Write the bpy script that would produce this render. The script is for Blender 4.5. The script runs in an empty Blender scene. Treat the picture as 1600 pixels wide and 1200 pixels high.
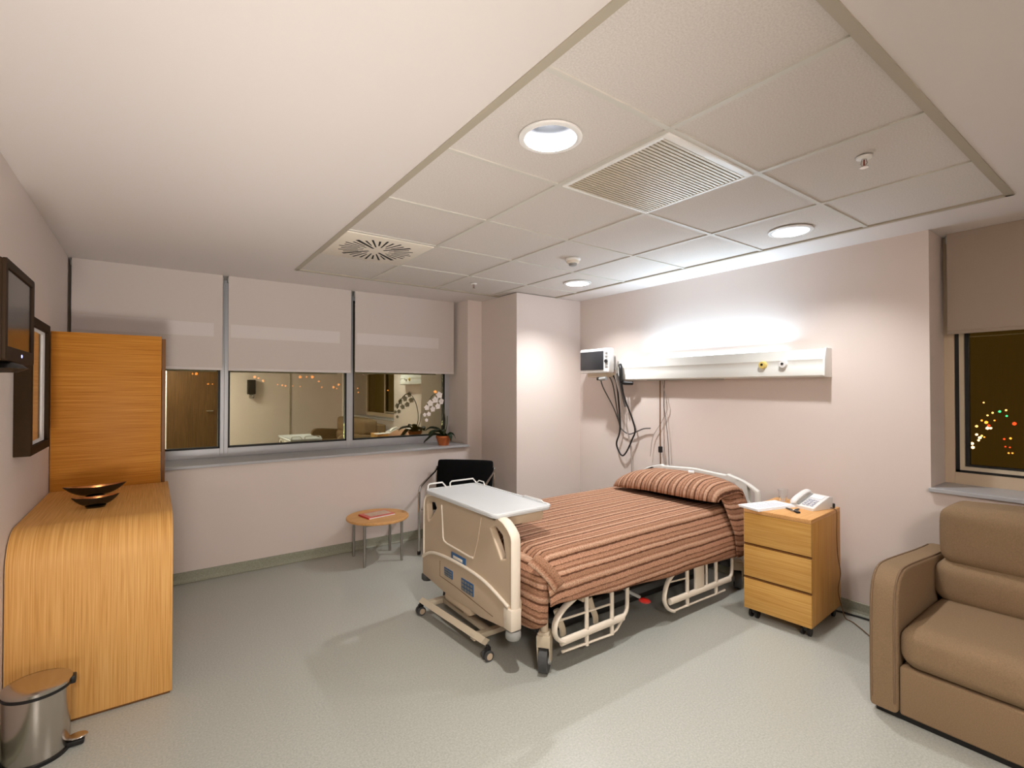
import bpy, bmesh, math, random
from mathutils import Vector, Matrix, noise
random.seed(7)
PI = math.pi
SC = bpy.context.scene
COL = SC.collection
V = Vector

# ------------------------------------------------------------------ materials
def srgb(r, g, b):
    f = lambda c: (c / 255 / 12.92) if c / 255 <= .04045 else ((c / 255 + .055) / 1.055) ** 2.4
    return (f(r), f(g), f(b), 1.0)

def new_mat(name):
    m = bpy.data.materials.new(name); m.use_nodes = True
    nt = m.node_tree
    return m, nt, nt.nodes['Principled BSDF']

def mat(name, col, rough=.5, metal=0, spec=.5, var=0, vscale=20, bump=0, bscale=200, emit=None, estr=0, coat=0, trans=0):
    m, nt, b = new_mat(name)
    b.inputs['Base Color'].default_value = col
    b.inputs['Roughness'].default_value = rough
    b.inputs['Metallic'].default_value = metal
    b.inputs['Specular IOR Level'].default_value = spec
    b.inputs['Coat Weight'].default_value = coat
    b.inputs['Coat Roughness'].default_value = .08
    b.inputs['Transmission Weight'].default_value = trans
    if emit:
        b.inputs['Emission Color'].default_value = emit
        b.inputs['Emission Strength'].default_value = estr
    if var or bump:
        tc = nt.nodes.new('ShaderNodeTexCoord')
    if var:
        n = nt.nodes.new('ShaderNodeTexNoise'); n.inputs['Scale'].default_value = vscale
        n.inputs['Detail'].default_value = 4
        nt.links.new(tc.outputs['Object'], n.inputs['Vector'])
        mx = nt.nodes.new('ShaderNodeMixRGB'); mx.blend_type = 'MIX'
        mx.inputs['Color1'].default_value = tuple(c * (1 - var) for c in col[:3]) + (1,)
        mx.inputs['Color2'].default_value = tuple(min(1, c * (1 + var)) for c in col[:3]) + (1,)
        nt.links.new(n.outputs['Fac'], mx.inputs['Fac'])
        nt.links.new(mx.outputs['Color'], b.inputs['Base Color'])
    if bump:
        n2 = nt.nodes.new('ShaderNodeTexNoise'); n2.inputs['Scale'].default_value = bscale
        nt.links.new(tc.outputs['Object'], n2.inputs['Vector'])
        bp = nt.nodes.new('ShaderNodeBump'); bp.inputs['Strength'].default_value = bump
        bp.inputs['Distance'].default_value = .002
        nt.links.new(n2.outputs['Fac'], bp.inputs['Height'])
        nt.links.new(bp.outputs['Normal'], b.inputs['Normal'])
    return m

def ramp(nt, stops, interp='LINEAR'):
    r = nt.nodes.new('ShaderNodeValToRGB'); cr = r.color_ramp; cr.interpolation = interp
    while len(cr.elements) < len(stops): cr.elements.new(.5)
    for e, (p, c) in zip(cr.elements, stops): e.position = p; e.color = c
    return r

def speckle(name, c1, c2, c3, scale, rough, spec=.5, bump=0):
    """fine speckled sheet material (linoleum, mineral tile)"""
    m, nt, b = new_mat(name)
    tc = nt.nodes.new('ShaderNodeTexCoord')
    n = nt.nodes.new('ShaderNodeTexNoise'); n.inputs['Scale'].default_value = scale; n.inputs['Detail'].default_value = 3
    n.inputs['Roughness'].default_value = .7
    nt.links.new(tc.outputs['Object'], n.inputs['Vector'])
    r = ramp(nt, [(.32, c1), (.5, c2), (.68, c3)])
    nt.links.new(n.outputs['Fac'], r.inputs['Fac'])
    nt.links.new(r.outputs['Color'], b.inputs['Base Color'])
    b.inputs['Roughness'].default_value = rough; b.inputs['Specular IOR Level'].default_value = spec
    if bump:
        bp = nt.nodes.new('ShaderNodeBump'); bp.inputs['Strength'].default_value = bump; bp.inputs['Distance'].default_value = .002
        nt.links.new(n.outputs['Fac'], bp.inputs['Height']); nt.links.new(bp.outputs['Normal'], b.inputs['Normal'])
    return m

def wood(name, axis, light, mid, dark, rough=.5, uv=False):
    """straight grained veneer; axis = direction the grain runs"""
    m, nt, b = new_mat(name)
    tc = nt.nodes.new('ShaderNodeTexCoord')
    mp = nt.nodes.new('ShaderNodeMapping')
    s = [210, 210, 210]; s['xyz'.index(axis)] = 3.0
    mp.inputs['Scale'].default_value = s
    nt.links.new(tc.outputs['UV' if uv else 'Object'], mp.inputs['Vector'])
    n = nt.nodes.new('ShaderNodeTexNoise'); n.inputs['Scale'].default_value = 1; n.inputs['Detail'].default_value = 3
    nt.links.new(mp.outputs['Vector'], n.inputs['Vector'])
    mp2 = nt.nodes.new('ShaderNodeMapping'); s2 = [14, 14, 14]; s2['xyz'.index(axis)] = .8
    mp2.inputs['Scale'].default_value = s2
    nt.links.new(tc.outputs['UV' if uv else 'Object'], mp2.inputs['Vector'])
    n2 = nt.nodes.new('ShaderNodeTexNoise'); n2.inputs['Scale'].default_value = 1; n2.inputs['Detail'].default_value = 2
    nt.links.new(mp2.outputs['Vector'], n2.inputs['Vector'])
    a = nt.nodes.new('ShaderNodeMath'); a.operation = 'MULTIPLY_ADD'; a.inputs[1].default_value = .8
    mlt = nt.nodes.new('ShaderNodeMath'); mlt.operation = 'MULTIPLY'; mlt.inputs[1].default_value = .2
    nt.links.new(n2.outputs['Fac'], mlt.inputs[0])
    nt.links.new(n.outputs['Fac'], a.inputs[0]); nt.links.new(mlt.outputs[0], a.inputs[2])
    r = ramp(nt, [(.34, dark), (.5, mid), (.66, light)])
    nt.links.new(a.outputs[0], r.inputs['Fac']); nt.links.new(r.outputs['Color'], b.inputs['Base Color'])
    b.inputs['Roughness'].default_value = rough; b.inputs['Specular IOR Level'].default_value = .2
    return m

def striped_cloth(name, period=.16):
    """woven bedspread: stripes across UV.x (metres), fine weave noise"""
    m, nt, b = new_mat(name)
    uv = nt.nodes.new('ShaderNodeUVMap')
    sp = nt.nodes.new('ShaderNodeSeparateXYZ'); nt.links.new(uv.outputs['UV'], sp.inputs[0])
    mpn = nt.nodes.new('ShaderNodeMapping'); mpn.inputs['Scale'].default_value = (160, 35, 1)
    nt.links.new(uv.outputs['UV'], mpn.inputs['Vector'])
    n = nt.nodes.new('ShaderNodeTexNoise'); n.inputs['Scale'].default_value = 1; n.inputs['Detail'].default_value = 2
    nt.links.new(mpn.outputs['Vector'], n.inputs['Vector'])
    # jitter the stripe edges a little
    j = nt.nodes.new('ShaderNodeMath'); j.operation = 'MULTIPLY_ADD'; j.inputs[1].default_value = .010; 
    nt.links.new(n.outputs['Fac'], j.inputs[0]); nt.links.new(sp.outputs['X'], j.inputs[2])
    d = nt.nodes.new('ShaderNodeMath'); d.operation = 'DIVIDE'; d.inputs[1].default_value = period
    nt.links.new(j.outputs[0], d.inputs[0])
    fr = nt.nodes.new('ShaderNodeMath'); fr.operation = 'FRACT'; nt.links.new(d.outputs[0], fr.inputs[0])
    A = srgb(194, 147, 119); B = srgb(172, 129, 102); D = srgb(100, 66, 48); Lt = srgb(213, 175, 147); M_ = srgb(148, 105, 80)
    r = ramp(nt, [(0, A), (.10, A), (.13, D), (.17, D), (.19, B), (.30, Lt), (.34, A), (.38, M_), (.42, B), (.52, B), (.545, D), (.575, D), (.60, A), (.70, Lt), (.73, M_), (.78, M_), (.80, A), (.90, B), (.93, D), (.95, A)])
    nt.links.new(fr.outputs[0], r.inputs['Fac'])
    mp3 = nt.nodes.new('ShaderNodeMapping'); mp3.inputs['Scale'].default_value = (300, 110, 1)
    nt.links.new(uv.outputs['UV'], mp3.inputs['Vector'])
    n3 = nt.nodes.new('ShaderNodeTexNoise'); n3.inputs['Scale'].default_value = 1; n3.inputs['Detail'].default_value = 1
    nt.links.new(mp3.outputs['Vector'], n3.inputs['Vector'])
    wr = ramp(nt, [(.34, (.48, .45, .42, 1)), (.62, (1, 1, 1, 1))])
    nt.links.new(n3.outputs['Fac'], wr.inputs['Fac'])
    mx = nt.nodes.new('ShaderNodeMixRGB'); mx.blend_type = 'MULTIPLY'; mx.inputs['Fac'].default_value = .8
    nt.links.new(r.outputs['Color'], mx.inputs['Color1']); nt.links.new(wr.outputs['Color'], mx.inputs['Color2'])
    nt.links.new(mx.outputs['Color'], b.inputs['Base Color'])
    b.inputs['Roughness'].default_value = .9; b.inputs['Specular IOR Level'].default_value = .15
    bp = nt.nodes.new('ShaderNodeBump'); bp.inputs['Strength'].default_value = .5; bp.inputs['Distance'].default_value = .003
    nt.links.new(r.outputs['Color'], bp.inputs['Height']); nt.links.new(bp.outputs['Normal'], b.inputs['Normal'])
    return m

def window_glass(name, tint, refl, fac):
    """solar-control pane: part mirror, part see-through"""
    m = bpy.data.materials.new(name); m.use_nodes = True; nt = m.node_tree
    for n in list(nt.nodes): nt.nodes.remove(n)
    o = nt.nodes.new('ShaderNodeOutputMaterial'); mx = nt.nodes.new('ShaderNodeMixShader')
    t = nt.nodes.new('ShaderNodeBsdfTransparent'); g = nt.nodes.new('ShaderNodeBsdfGlossy')
    t.inputs['Color'].default_value = tint; g.inputs['Color'].default_value = refl; g.inputs['Roughness'].default_value = .0
    mx.inputs['Fac'].default_value = fac
    nt.links.new(t.outputs[0], mx.inputs[1]); nt.links.new(g.outputs[0], mx.inputs[2]); nt.links.new(mx.outputs[0], o.inputs[0])
    return m

def emitter(name, col, strength):
    m = bpy.data.materials.new(name); m.use_nodes = True; nt = m.node_tree
    for n in list(nt.nodes): nt.nodes.remove(n)
    o = nt.nodes.new('ShaderNodeOutputMaterial'); e = nt.nodes.new('ShaderNodeEmission')
    e.inputs['Color'].default_value = col; e.inputs['Strength'].default_value = strength
    nt.links.new(e.outputs[0], o.inputs[0]); return m

M = {}
M['wall'] = mat('wall_paint', srgb(224, 211, 203), .75, spec=.2, bump=.08, bscale=350)
M['ceil'] = mat('ceiling_paint', srgb(222, 214, 209), .85, spec=.15)
M['tile'] = speckle('mineral_tile', srgb(200, 192, 184), srgb(211, 203, 196), srgb(219, 212, 206), 170, .95, .1, .1)
M['grid'] = mat('grid_metal', srgb(205, 200, 190), .5, spec=.3)
M['edge_trim'] = mat('edge_trim_metal', srgb(176, 166, 148), .5, spec=.3)
M['floor'] = speckle('linoleum', srgb(160, 162, 153), srgb(174, 175, 166), srgb(188, 188, 180), 120, .3, .5)
M['skirt'] = speckle('skirting_vinyl', srgb(142, 142, 124), srgb(154, 154, 136), srgb(166, 166, 148), 120, .5, .3)
M['oak_h'] = wood('oak_veneer_across', 'x', srgb(208, 144, 62), srgb(194, 128, 45), srgb(172, 106, 32))
M['oak_v'] = wood('oak_veneer_upright', 'z', srgb(204, 154, 84), srgb(194, 141, 70), srgb(178, 122, 54))
M['oak_y'] = wood('oak_veneer_drawer', 'y', srgb(212, 168, 98), srgb(202, 155, 84), srgb(190, 140, 68))
M['oak_edge'] = mat('oak_edge_band', srgb(118, 74, 26), .5, var=.15)
M['oak_uv'] = wood('oak_veneer_waterfall', 'y', srgb(228, 178, 110), srgb(218, 164, 94), srgb(200, 144, 74), uv=True)
M['beech'] = wood('beech_top', 'x', srgb(228, 180, 122), srgb(218, 164, 104), srgb(200, 146, 86))
M['door_wood'] = wood('dark_door', 'z', srgb(96, 70, 40), srgb(80, 56, 32), srgb(62, 42, 24))
M['alu'] = mat('window_aluminium', srgb(190, 190, 192), .42, metal=.35)
M['sill'] = mat('sill_stone', srgb(178, 178, 180), .3, spec=.5, var=.06, vscale=8)
M['gasket'] = mat('gasket_rubber', srgb(18, 16, 14), .6)
M['blind'] = mat('blind_fabric', srgb(206, 195, 188), .9, spec=.1, bump=.15, bscale=700)
M['bar_lit_band'] = mat('blind_bar_lit_band', srgb(216, 207, 202), .85, spec=.1)  # bottom bars, and the band of light painted on the fabric
M['blind_r'] = mat('blind_fabric_taupe', srgb(166, 150, 136), .9, spec=.1, bump=.15, bscale=700)
M['glass'] = window_glass('tinted_window_glass', (.75, .72, .6, 1), (.95, .97, .78, 1), .60)
M['glass_r'] = window_glass('tinted_window_glass_side', (.75, .70, .55, 1), (.75, .75, .6, 1), .10)
M['white'] = mat('white_plastic', srgb(236, 234, 230), .4)
M['unit'] = mat('panel_enamel', srgb(226, 225, 218), .45)
M['cream'] = mat('cream_plastic', srgb(232, 222, 206), .42)
M['beige'] = mat('beige_plastic', srgb(196, 176, 150), .45)
M['beige_lt'] = mat('light_beige_plastic', srgb(226, 214, 196), .42)
M['tray_white'] = mat('tray_laminate', srgb(214, 217, 218), .35)
M['frame_beige'] = mat('bed_frame_enamel', srgb(196, 182, 158), .45)
M['black'] = mat('black_plastic', srgb(16, 15, 15), .45)
M['black_fabric'] = mat('black_fabric', srgb(10, 10, 11), .9, spec=.15, bump=.3, bscale=500)
M['darkgrey'] = mat('dark_grey_rubber', srgb(66, 66, 66), .6)
M['grey'] = mat('grey_plastic', srgb(150, 150, 146), .5)
M['chrome'] = mat('chrome', srgb(205, 203, 198), .16, metal=1)
M['steel'] = mat('brushed_steel', srgb(196, 188, 180), .22, metal=1)
M['gunmetal'] = mat('satin_metal', srgb(160, 156, 148), .35, metal=.8)
M['tv'] = mat('tv_plastic', srgb(52, 38, 26), .6, spec=.08)
M['screen'] = mat('screen_glass', srgb(14, 14, 12), .15, spec=.35)
M['screen_m'] = mat('monitor_screen', srgb(48, 48, 50), .3, spec=.4)
M['picframe'] = mat('dark_brown_frame', srgb(52, 37, 22), .65, spec=.06)
M['print'] = mat('framed_print', srgb(178, 158, 128), .08, spec=.6, var=.12, vscale=3, coat=.8)
M['bowl_out'] = mat('dark_lacquer', srgb(20, 12, 8), .12, coat=.6)
M['bowl_in'] = mat('copper_leaf', srgb(220, 150, 90), .25, metal=.8, var=.35, vscale=25)
M['sofa'] = mat('tan_tweed', srgb(138, 115, 89), .95, spec=.1, var=.3, vscale=240, bump=.5, bscale=450)
M['sofa_pipe'] = mat('tan_piping', srgb(126, 104, 82), .9, spec=.1)
M['cloth'] = striped_cloth('striped_bedspread')
M['gap_shade'] = mat('pillow_gap_shade', srgb(40, 24, 16), .95, spec=.05)
M['mattress'] = mat('mattress_cover', srgb(205, 200, 190), .7)
M['blue'] = mat('blue_keypad', srgb(44, 88, 132), .4, var=.2, vscale=90)
M['red'] = mat('red_plastic', srgb(196, 28, 18), .35)
M['green'] = mat('green_plastic', srgb(10, 110, 62), .4)
M['yellow'] = mat('yellow_outlet', srgb(232, 206, 120), .4)
M['brass'] = mat('sprinkler_bulb', srgb(150, 70, 50), .3, metal=.4)
M['terracotta'] = mat('terracotta', srgb(190, 104, 52), .7, var=.15, vscale=15)
M['leaf'] = mat('dark_green_leaf', srgb(26, 44, 20), .4, var=.3, vscale=20)
M['stem'] = mat('plant_stem', srgb(70, 72, 34), .6)
M['petal'] = mat('white_petal', srgb(240, 232, 226), .6)
M['paper'] = mat('paper', srgb(246, 246, 246), .8)
M['magred'] = mat('magazine_red', srgb(214, 84, 74), .35)
M['magpic'] = mat('magazine_picture', srgb(206, 176, 150), .35, var=.3, vscale=30)
M['lcd'] = mat('phone_keys', srgb(196, 196, 206), .5)
M['cup'] = mat('clear_plastic', (.92, .92, .92, 1), .1, trans=.85)
M['cordbrown'] = mat('brown_cord', srgb(112, 76, 36), .6)
M['cordgrey'] = mat('grey_cord', srgb(92, 88, 84), .5)
M['cordpale'] = mat('pale_cord', srgb(178, 166, 156), .5)
M['reflector'] = mat('lamp_reflector', srgb(92, 94, 99), .3, metal=.7)
M['vent'] = mat('vent_metal', srgb(198, 186, 164), .4, metal=.2)
M['vent_dark'] = mat('vent_void', srgb(28, 24, 18), .9)
M['vent_void2'] = mat('grille_void', srgb(120, 108, 88), .9)
M['lamp_on'] = emitter('lamp_glow', (1, .97, .92, 1), 14)
M['fill_panel_on'] = emitter('fill_panel_glow', (1, .96, .92, 1), 4)
M['tube_on'] = emitter('tube_glow', (.85, .93, 1, 1), 4)
M['led'] = emitter('blue_led', (.35, .4, 1, 1), 5)

# ------------------------------------------------------------------ mesh helpers
def box(bm, x0, x1, y0, y1, z0, z1, bev=0, seg=2):
    c = V(((x0 + x1) / 2, (y0 + y1) / 2, (z0 + z1) / 2))
    mt = Matrix.Translation(c) @ Matrix.Diagonal((x1 - x0, y1 - y0, z1 - z0, 1))
    r = bmesh.ops.create_cube(bm, size=1, matrix=mt)
    if bev:
        es = list({e for v in r['verts'] for e in v.link_edges})
        bmesh.ops.bevel(bm, geom=es, offset=bev, segments=seg, affect='EDGES', profile=.5)
    return r

def cyl(bm, p0, p1, r0, r1=None, n=20, caps=True):
    p0, p1 = V(p0), V(p1); r1 = r0 if r1 is None else r1
    d = (p1 - p0).normalized()
    a = d.orthogonal().normalized(); b = d.cross(a)
    A = [bm.verts.new(p0 + (a * math.cos(t) + b * math.sin(t)) * r0) for t in (2 * PI * i / n for i in range(n))]
    B = [bm.verts.new(p1 + (a * math.cos(t) + b * math.sin(t)) * r1) for t in (2 * PI * i / n for i in range(n))]
    for i in range(n): bm.faces.new((A[i], A[(i + 1) % n], B[(i + 1) % n], B[i]))
    if caps: bm.faces.new(A[::-1]); bm.faces.new(B)

def catmull(pts, k=6, closed=False):
    P = [V(p) for p in pts]; out = []
    n = len(P); rng = n if closed else n - 1
    for i in range(rng):
        g = lambda j: P[j % n] if closed else P[max(0, min(n - 1, j))]
        p0, p1, p2, p3 = g(i - 1), g(i), g(i + 1), g(i + 2)
        for s in range(k):
            t = s / k
            out.append(.5 * ((2 * p1) + (p2 - p0) * t + (2 * p0 - 5 * p1 + 4 * p2 - p3) * t * t + (3 * p1 - p0 - 3 * p2 + p3) * t ** 3))
    if not closed: out.append(P[-1].copy())
    return out

def tube(bm, pts, r, n=10, smooth=0, flat=None, closed=False):
    """round (or flattened: flat=(ra, rb, up vector)) tube along points"""
    P = catmull(pts, smooth, closed) if smooth else [V(p) for p in pts]
    rings = []; a = None; N = len(P)
    for i, p in enumerate(P):
        q0 = P[i - 1] if (i > 0 or closed) else P[i]; q1 = P[(i + 1) % N] if (i < N - 1 or closed) else P[i]
        d = (q1 - q0).normalized()
        if flat: a = (V(flat[2]) - d * V(flat[2]).dot(d)).normalized()
        elif a is None: a = d.orthogonal().normalized()
        else:
            a = a - d * a.dot(d); a = a.normalized() if a.length > 1e-6 else d.orthogonal().normalized()
        b = d.cross(a)
        ra, rb = (flat[0], flat[1]) if flat else (r, r)
        if callable(r): ra = rb = r(i / (N - 1))
        rings.append([bm.verts.new(p + a * math.cos(t) * ra + b * math.sin(t) * rb) for t in (2 * PI * k / n for k in range(n))])
    for i in range(N if closed else N - 1):
        A, B = rings[i], rings[(i + 1) % N]
        for k in range(n): bm.faces.new((A[k], A[(k + 1) % n], B[(k + 1) % n], B[k]))
    if not closed: bm.faces.new(rings[0][::-1]); bm.faces.new(rings[-1])

def lathe(bm, prof, c=(0, 0, 0), n=32, sx=1, sy=1):
    c = V(c); rings = []
    for (r, z) in prof:
        if r < 1e-6: rings.append([bm.verts.new(c + V((0, 0, z)))])
        else: rings.append([bm.verts.new(c + V((r * sx * math.cos(2 * PI * i / n), r * sy * math.sin(2 * PI * i / n), z))) for i in range(n)])
    for A, B in zip(rings, rings[1:]):
        for i in range(n):
            j = (i + 1) % n
            if len(A) == 1 and len(B) == 1: continue
            if len(A) == 1: bm.faces.new((A[0], B[j], B[i]))
            elif len(B) == 1: bm.faces.new((A[i], A[j], B[0]))
            else: bm.faces.new((A[i], A[j], B[j], B[i]))

def ellipsoid(bm, c, r, n=16, m=10, e=1.0, rot=None):
    """superellipsoid; e<1 gives a boxier cushion"""
    sg = lambda x, p: math.copysign(abs(x) ** p, x)
    c = V(c); rings = []
    for i in range(m + 1):
        ph = -PI / 2 + PI * i / m; ring = []
        for k in range(n):
            th = 2 * PI * k / n
            p = V((r[0] * sg(math.cos(ph), e) * sg(math.cos(th), e), r[1] * sg(math.cos(ph), e) * sg(math.sin(th), e), r[2] * sg(math.sin(ph), e)))
            if rot: p = rot @ p
            ring.append(bm.verts.new(c + p))
        rings.append(ring)
    for A, B in zip(rings, rings[1:]):
        for k in range(n):
            j = (k + 1) % n; bm.faces.new((A[k], A[j], B[j], B[k]))
    bmesh.ops.remove_doubles(bm, verts=bm.verts, dist=1e-6)

def prism(bm, poly, axis, a, b, bev=0):
    """polygon in the plane perpendicular to axis, from a to b; poly coords are the two other axes in xyz order"""
    def P(u, v, w):
        return V({'x': (w, u, v), 'y': (u, w, v), 'z': (u, v, w)}[axis])
    A = [bm.verts.new(P(u, v, a)) for u, v in poly]; B = [bm.verts.new(P(u, v, b)) for u, v in poly]
    n = len(poly); fs = [bm.faces.new(A[::-1]), bm.faces.new(B)]
    for i in range(n): fs.append(bm.faces.new((A[i], A[(i + 1) % n], B[(i + 1) % n], B[i])))
    bmesh.ops.recalc_face_normals(bm, faces=fs)
    if bev:
        es = [e for e in {e for f in fs[:2] for e in f.edges}]
        bmesh.ops.bevel(bm, geom=es, offset=bev, segments=3, affect='EDGES', profile=.5)

def plate(bm, outlines, axis, a, b, bev=.004, seg=3):
    """flat plate with holes: outlines = [outer, hole, ...] 2D; thickness a..b along axis"""
    cu = bpy.data.curves.new('tmp', 'CURVE'); cu.dimensions = '2D'; cu.fill_mode = 'BOTH'
    cu.extrude = max(1e-4, abs(b - a) / 2 - bev); cu.bevel_depth = bev; cu.bevel_resolution = seg; cu.offset = -bev
    for ol in outlines:
        s = cu.splines.new('POLY'); s.points.add(len(ol) - 1)
        for p, (u, v) in zip(s.points, ol): p.co = (u, v, 0, 1)
        s.use_cyclic_u = True
    o = bpy.data.objects.new('tmp', cu); COL.objects.link(o)
    me = bpy.data.meshes.new_from_object(o.evaluated_get(bpy.context.evaluated_depsgraph_get()))
    bpy.data.objects.remove(o); bpy.data.curves.remove(cu)
    t = (a + b) / 2
    mt = {'x': Matrix(((0, 0, 1, t), (1, 0, 0, 0), (0, 1, 0, 0), (0, 0, 0, 1))),
          'y': Matrix(((1, 0, 0, 0), (0, 0, 1, t), (0, 1, 0, 0), (0, 0, 0, 1))),
          'z': Matrix(((1, 0, 0, 0), (0, 1, 0, 0), (0, 0, 1, t), (0, 0, 0, 1)))}[axis]
    me.transform(mt)
    if axis == 'y': me.flip_normals()
    bm.from_mesh(me); bpy.data.meshes.remove(me)

def rrect(u0, u1, v0, v1, r, k=5):
    out = []
    for (cu, cv, a0) in ((u1 - r, v1 - r, 0), (u0 + r, v1 - r, 90), (u0 + r, v0 + r, 180), (u1 - r, v0 + r, 270)):
        for i in range(k + 1):
            t = math.radians(a0 + 90 * i / k); out.append((cu + r * math.cos(t), cv + r * math.sin(t)))
    return out

def soft_box(bm, x0, x1, y0, y1, z0, z1, r, puff=0, seg=5, div=8):
    """upholstery block: rounded edges and a slight swelling"""
    b2 = bmesh.new()
    box(b2, x0, x1, y0, y1, z0, z1, bev=r, seg=seg)
    if puff:
        bmesh.ops.subdivide_edges(b2, edges=[e for e in b2.edges if e.calc_length() > .08], cuts=div, use_grid_fill=True)
        cx, cy, cz = (x0 + x1) / 2, (y0 + y1) / 2, (z0 + z1) / 2
        for v in b2.verts:
            u = [(v.co.x - cx) / (x1 - x0) * 2, (v.co.y - cy) / (y1 - y0) * 2, (v.co.z - cz) / (z1 - z0) * 2]
            for i in range(3):
                o = [abs(u[j]) for j in range(3) if j != i]
                v.co[i] += puff * u[i] * (1 - min(1, o[0]) ** 4) * (1 - min(1, o[1]) ** 4)
    me = bpy.data.meshes.new('tmp'); b2.to_mesh(me); b2.free(); bm.from_mesh(me); bpy.data.meshes.remove(me)

def root_of(o):
    while o.parent: o = o.parent
    return o

def obj(name, bm, m, parent=None, world=False, smooth=True, label=None):
    """link the bmesh as ONE object; top-level ones get their origin at the base"""
    bmesh.ops.recalc_face_normals(bm, faces=bm.faces) if not bm.faces.layers.int.get('keep') else None
    me = bpy.data.meshes.new(name)
    off = V((0, 0, 0))
    if parent is not None and world: off = root_of(parent).location.copy()
    if parent is None:
        xs = [v.co for v in bm.verts]
        off = V(((min(p.x for p in xs) + max(p.x for p in xs)) / 2, (min(p.y for p in xs) + max(p.y for p in xs)) / 2, min(p.z for p in xs)))
    if off.length: bmesh.ops.translate(bm, verts=bm.verts, vec=-off)
    bm.to_mesh(me); bm.free()
    ms = m if isinstance(m, (list, tuple)) else [m]
    for x in ms: me.materials.append(x)
    if smooth:
        me.shade_smooth()
        try: me.set_sharp_from_angle(angle=math.radians(38))
        except Exception: pass
    o = bpy.data.objects.new(name, me); COL.objects.link(o)
    if parent is None: o.location = off
    elif parent.parent is None and parent.type == 'MESH' and world is False and parent.get('kind') == 'structure':
        o.parent = parent
    else: o.parent = parent
    if label: o['label'] = label
    return o

def tag(o, label, cat, group=None):
    o['label'] = label; o['category'] = cat
    if group: o['group'] = group
    return o

def thing(name, label, cat, loc=(0, 0, 0), rotz=0, group=None):
    o = bpy.data.objects.new(name, None); COL.objects.link(o)
    o.empty_display_size = .1
    o.location = loc; o.rotation_euler = (0, 0, rotz)
    return tag(o, label, cat, group)

def struct(name, bm, m, smooth=False):
    o = obj(name, bm, m, None, smooth=smooth); o['kind'] = 'structure'; return o

def part_of_struct(name, bm, m, parent, smooth=False):
    return obj(name, bm, m, parent, world=True, smooth=smooth)

def dup(root, loc, rotz=0, label=None, group=None):
    r = root.copy(); COL.objects.link(r); r.location = loc; r.rotation_euler = (0, 0, rotz)
    if label: r['label'] = label
    if group: r['group'] = group
    def rec(src, dst):
        for ch in list(src.children):
            c = ch.copy(); COL.objects.link(c); c.parent = dst; rec(ch, c)
    rec(root, r)
    return r

NB = bmesh.new
# ------------------------------------------------------------------ dimensions
XL, XR, YW, YB, CEIL, HC = -.5, 3.72, 4.5, -2.3, 2.415, 1.465
YF = 4.90            # face of the long window's frames
XF = 4.00            # side window frame plane

# ------------------------------------------------------------------ room shell
bm = NB(); box(bm, XL - .1, 4.25, YB - .1, 5.05, -.1, 0); struct('floor', bm, M['floor'])
bm = NB(); box(bm, XL - .1, XL, YB - .1, 5.05, 0, CEIL + .1); struct('wall_left', bm, M['wall'])
bm = NB(); box(bm, XL, 4.2, YB - .1, YB, 0, CEIL + .1); struct('wall_back', bm, M['wall'])
bm = NB()
box(bm, XL, 2.69, YW, 5.03, 0, .865)
box(bm, 2.69, 3.72, YW, 5.03, 0, CEIL + .1)
struct('wall_front', bm, M['wall'])
bm = NB(); box(bm, 2.865, XR, 3.865, YW, 0, CEIL, bev=.004); struct('wall_pillar', bm, M['wall'])
bm = NB()
box(bm, XR, 4.2, .91, 5.03, 0, CEIL + .1)
box(bm, XR, 4.2, -1.4, .91, 0, .865)
box(bm, XR, 4.2, YB - .1, -1.4, 0, CEIL + .1)
struct('wall_right', bm, M['wall'])

GX = [.9025, 1.52, 2.142, 2.762, 3.382]
GY = [.5, 1.112, 1.724, 2.335, 2.945, 3.56, 4.17]
bm = NB()
box(bm, XL, GX[0], YB, 5.03, CEIL, CEIL + .12)
box(bm, GX[-1], 4.2, YB, 5.03, CEIL, CEIL + .12)
box(bm, GX[0], GX[-1], YB, GY[0], CEIL, CEIL + .12)
box(bm, GX[0], GX[-1], GY[-1], 5.03, CEIL, CEIL + .12)
ceiling = struct('ceiling', bm, M['ceil'])

LAMPS = {(0, 1): (1.205, 1.412), (3, 1): (3.085, 1.405), (3, 4): (3.06, 3.215)}
RH = .1
bm = NB(); ZT = CEIL + .006
for i in range(4):
    for j in range(6):
        x0, x1, y0, y1 = GX[i], GX[i + 1], GY[j], GY[j + 1]
        if (i, j) in LAMPS:
            cx, cy = LAMPS[(i, j)]; n = 48; A = []; B = []
            for k in range(n):
                t = 2 * PI * (k + .5) / n; c, s = math.cos(t), math.sin(t)
                A.append(bm.verts.new((cx + RH * c, cy + RH * s, ZT)))
                kx = ((x1 - cx) / c) if c > 0 else ((x0 - cx) / c); ky = ((y1 - cy) / s) if s > 0 else ((y0 - cy) / s)
                q = min(kx, ky); B.append(bm.verts.new((cx + q * c, cy + q * s, ZT)))
            for k in range(n): bm.faces.new((A[k], A[(k + 1) % n], B[(k + 1) % n], B[k]))
            # true corners
            for (qx, qy) in ((x0, y0), (x1, y0), (x0, y1), (x1, y1)):
                a = min(B, key=lambda v: (abs(v.co.x - qx) > 1e-5) * 9 + abs(v.co.y - qy)); b = min(B, key=lambda v: (abs(v.co.y - qy) > 1e-5) * 9 + abs(v.co.x - qx))
                c = bm.verts.new((qx, qy, ZT)); bm.faces.new((a, b, c))
        else:
            bm.faces.new([bm.verts.new(p) for p in ((x0, y0, ZT), (x0, y1, ZT), (x1, y1, ZT), (x1, y0, ZT))])
bmesh.ops.recalc_face_normals(bm, faces=bm.faces)
for f in bm.faces:
    if f.normal.z > 0: f.normal_flip()
part_of_struct('ceiling_tiles', bm, M['tile'], ceiling)
bm = NB(); w = .011
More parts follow.
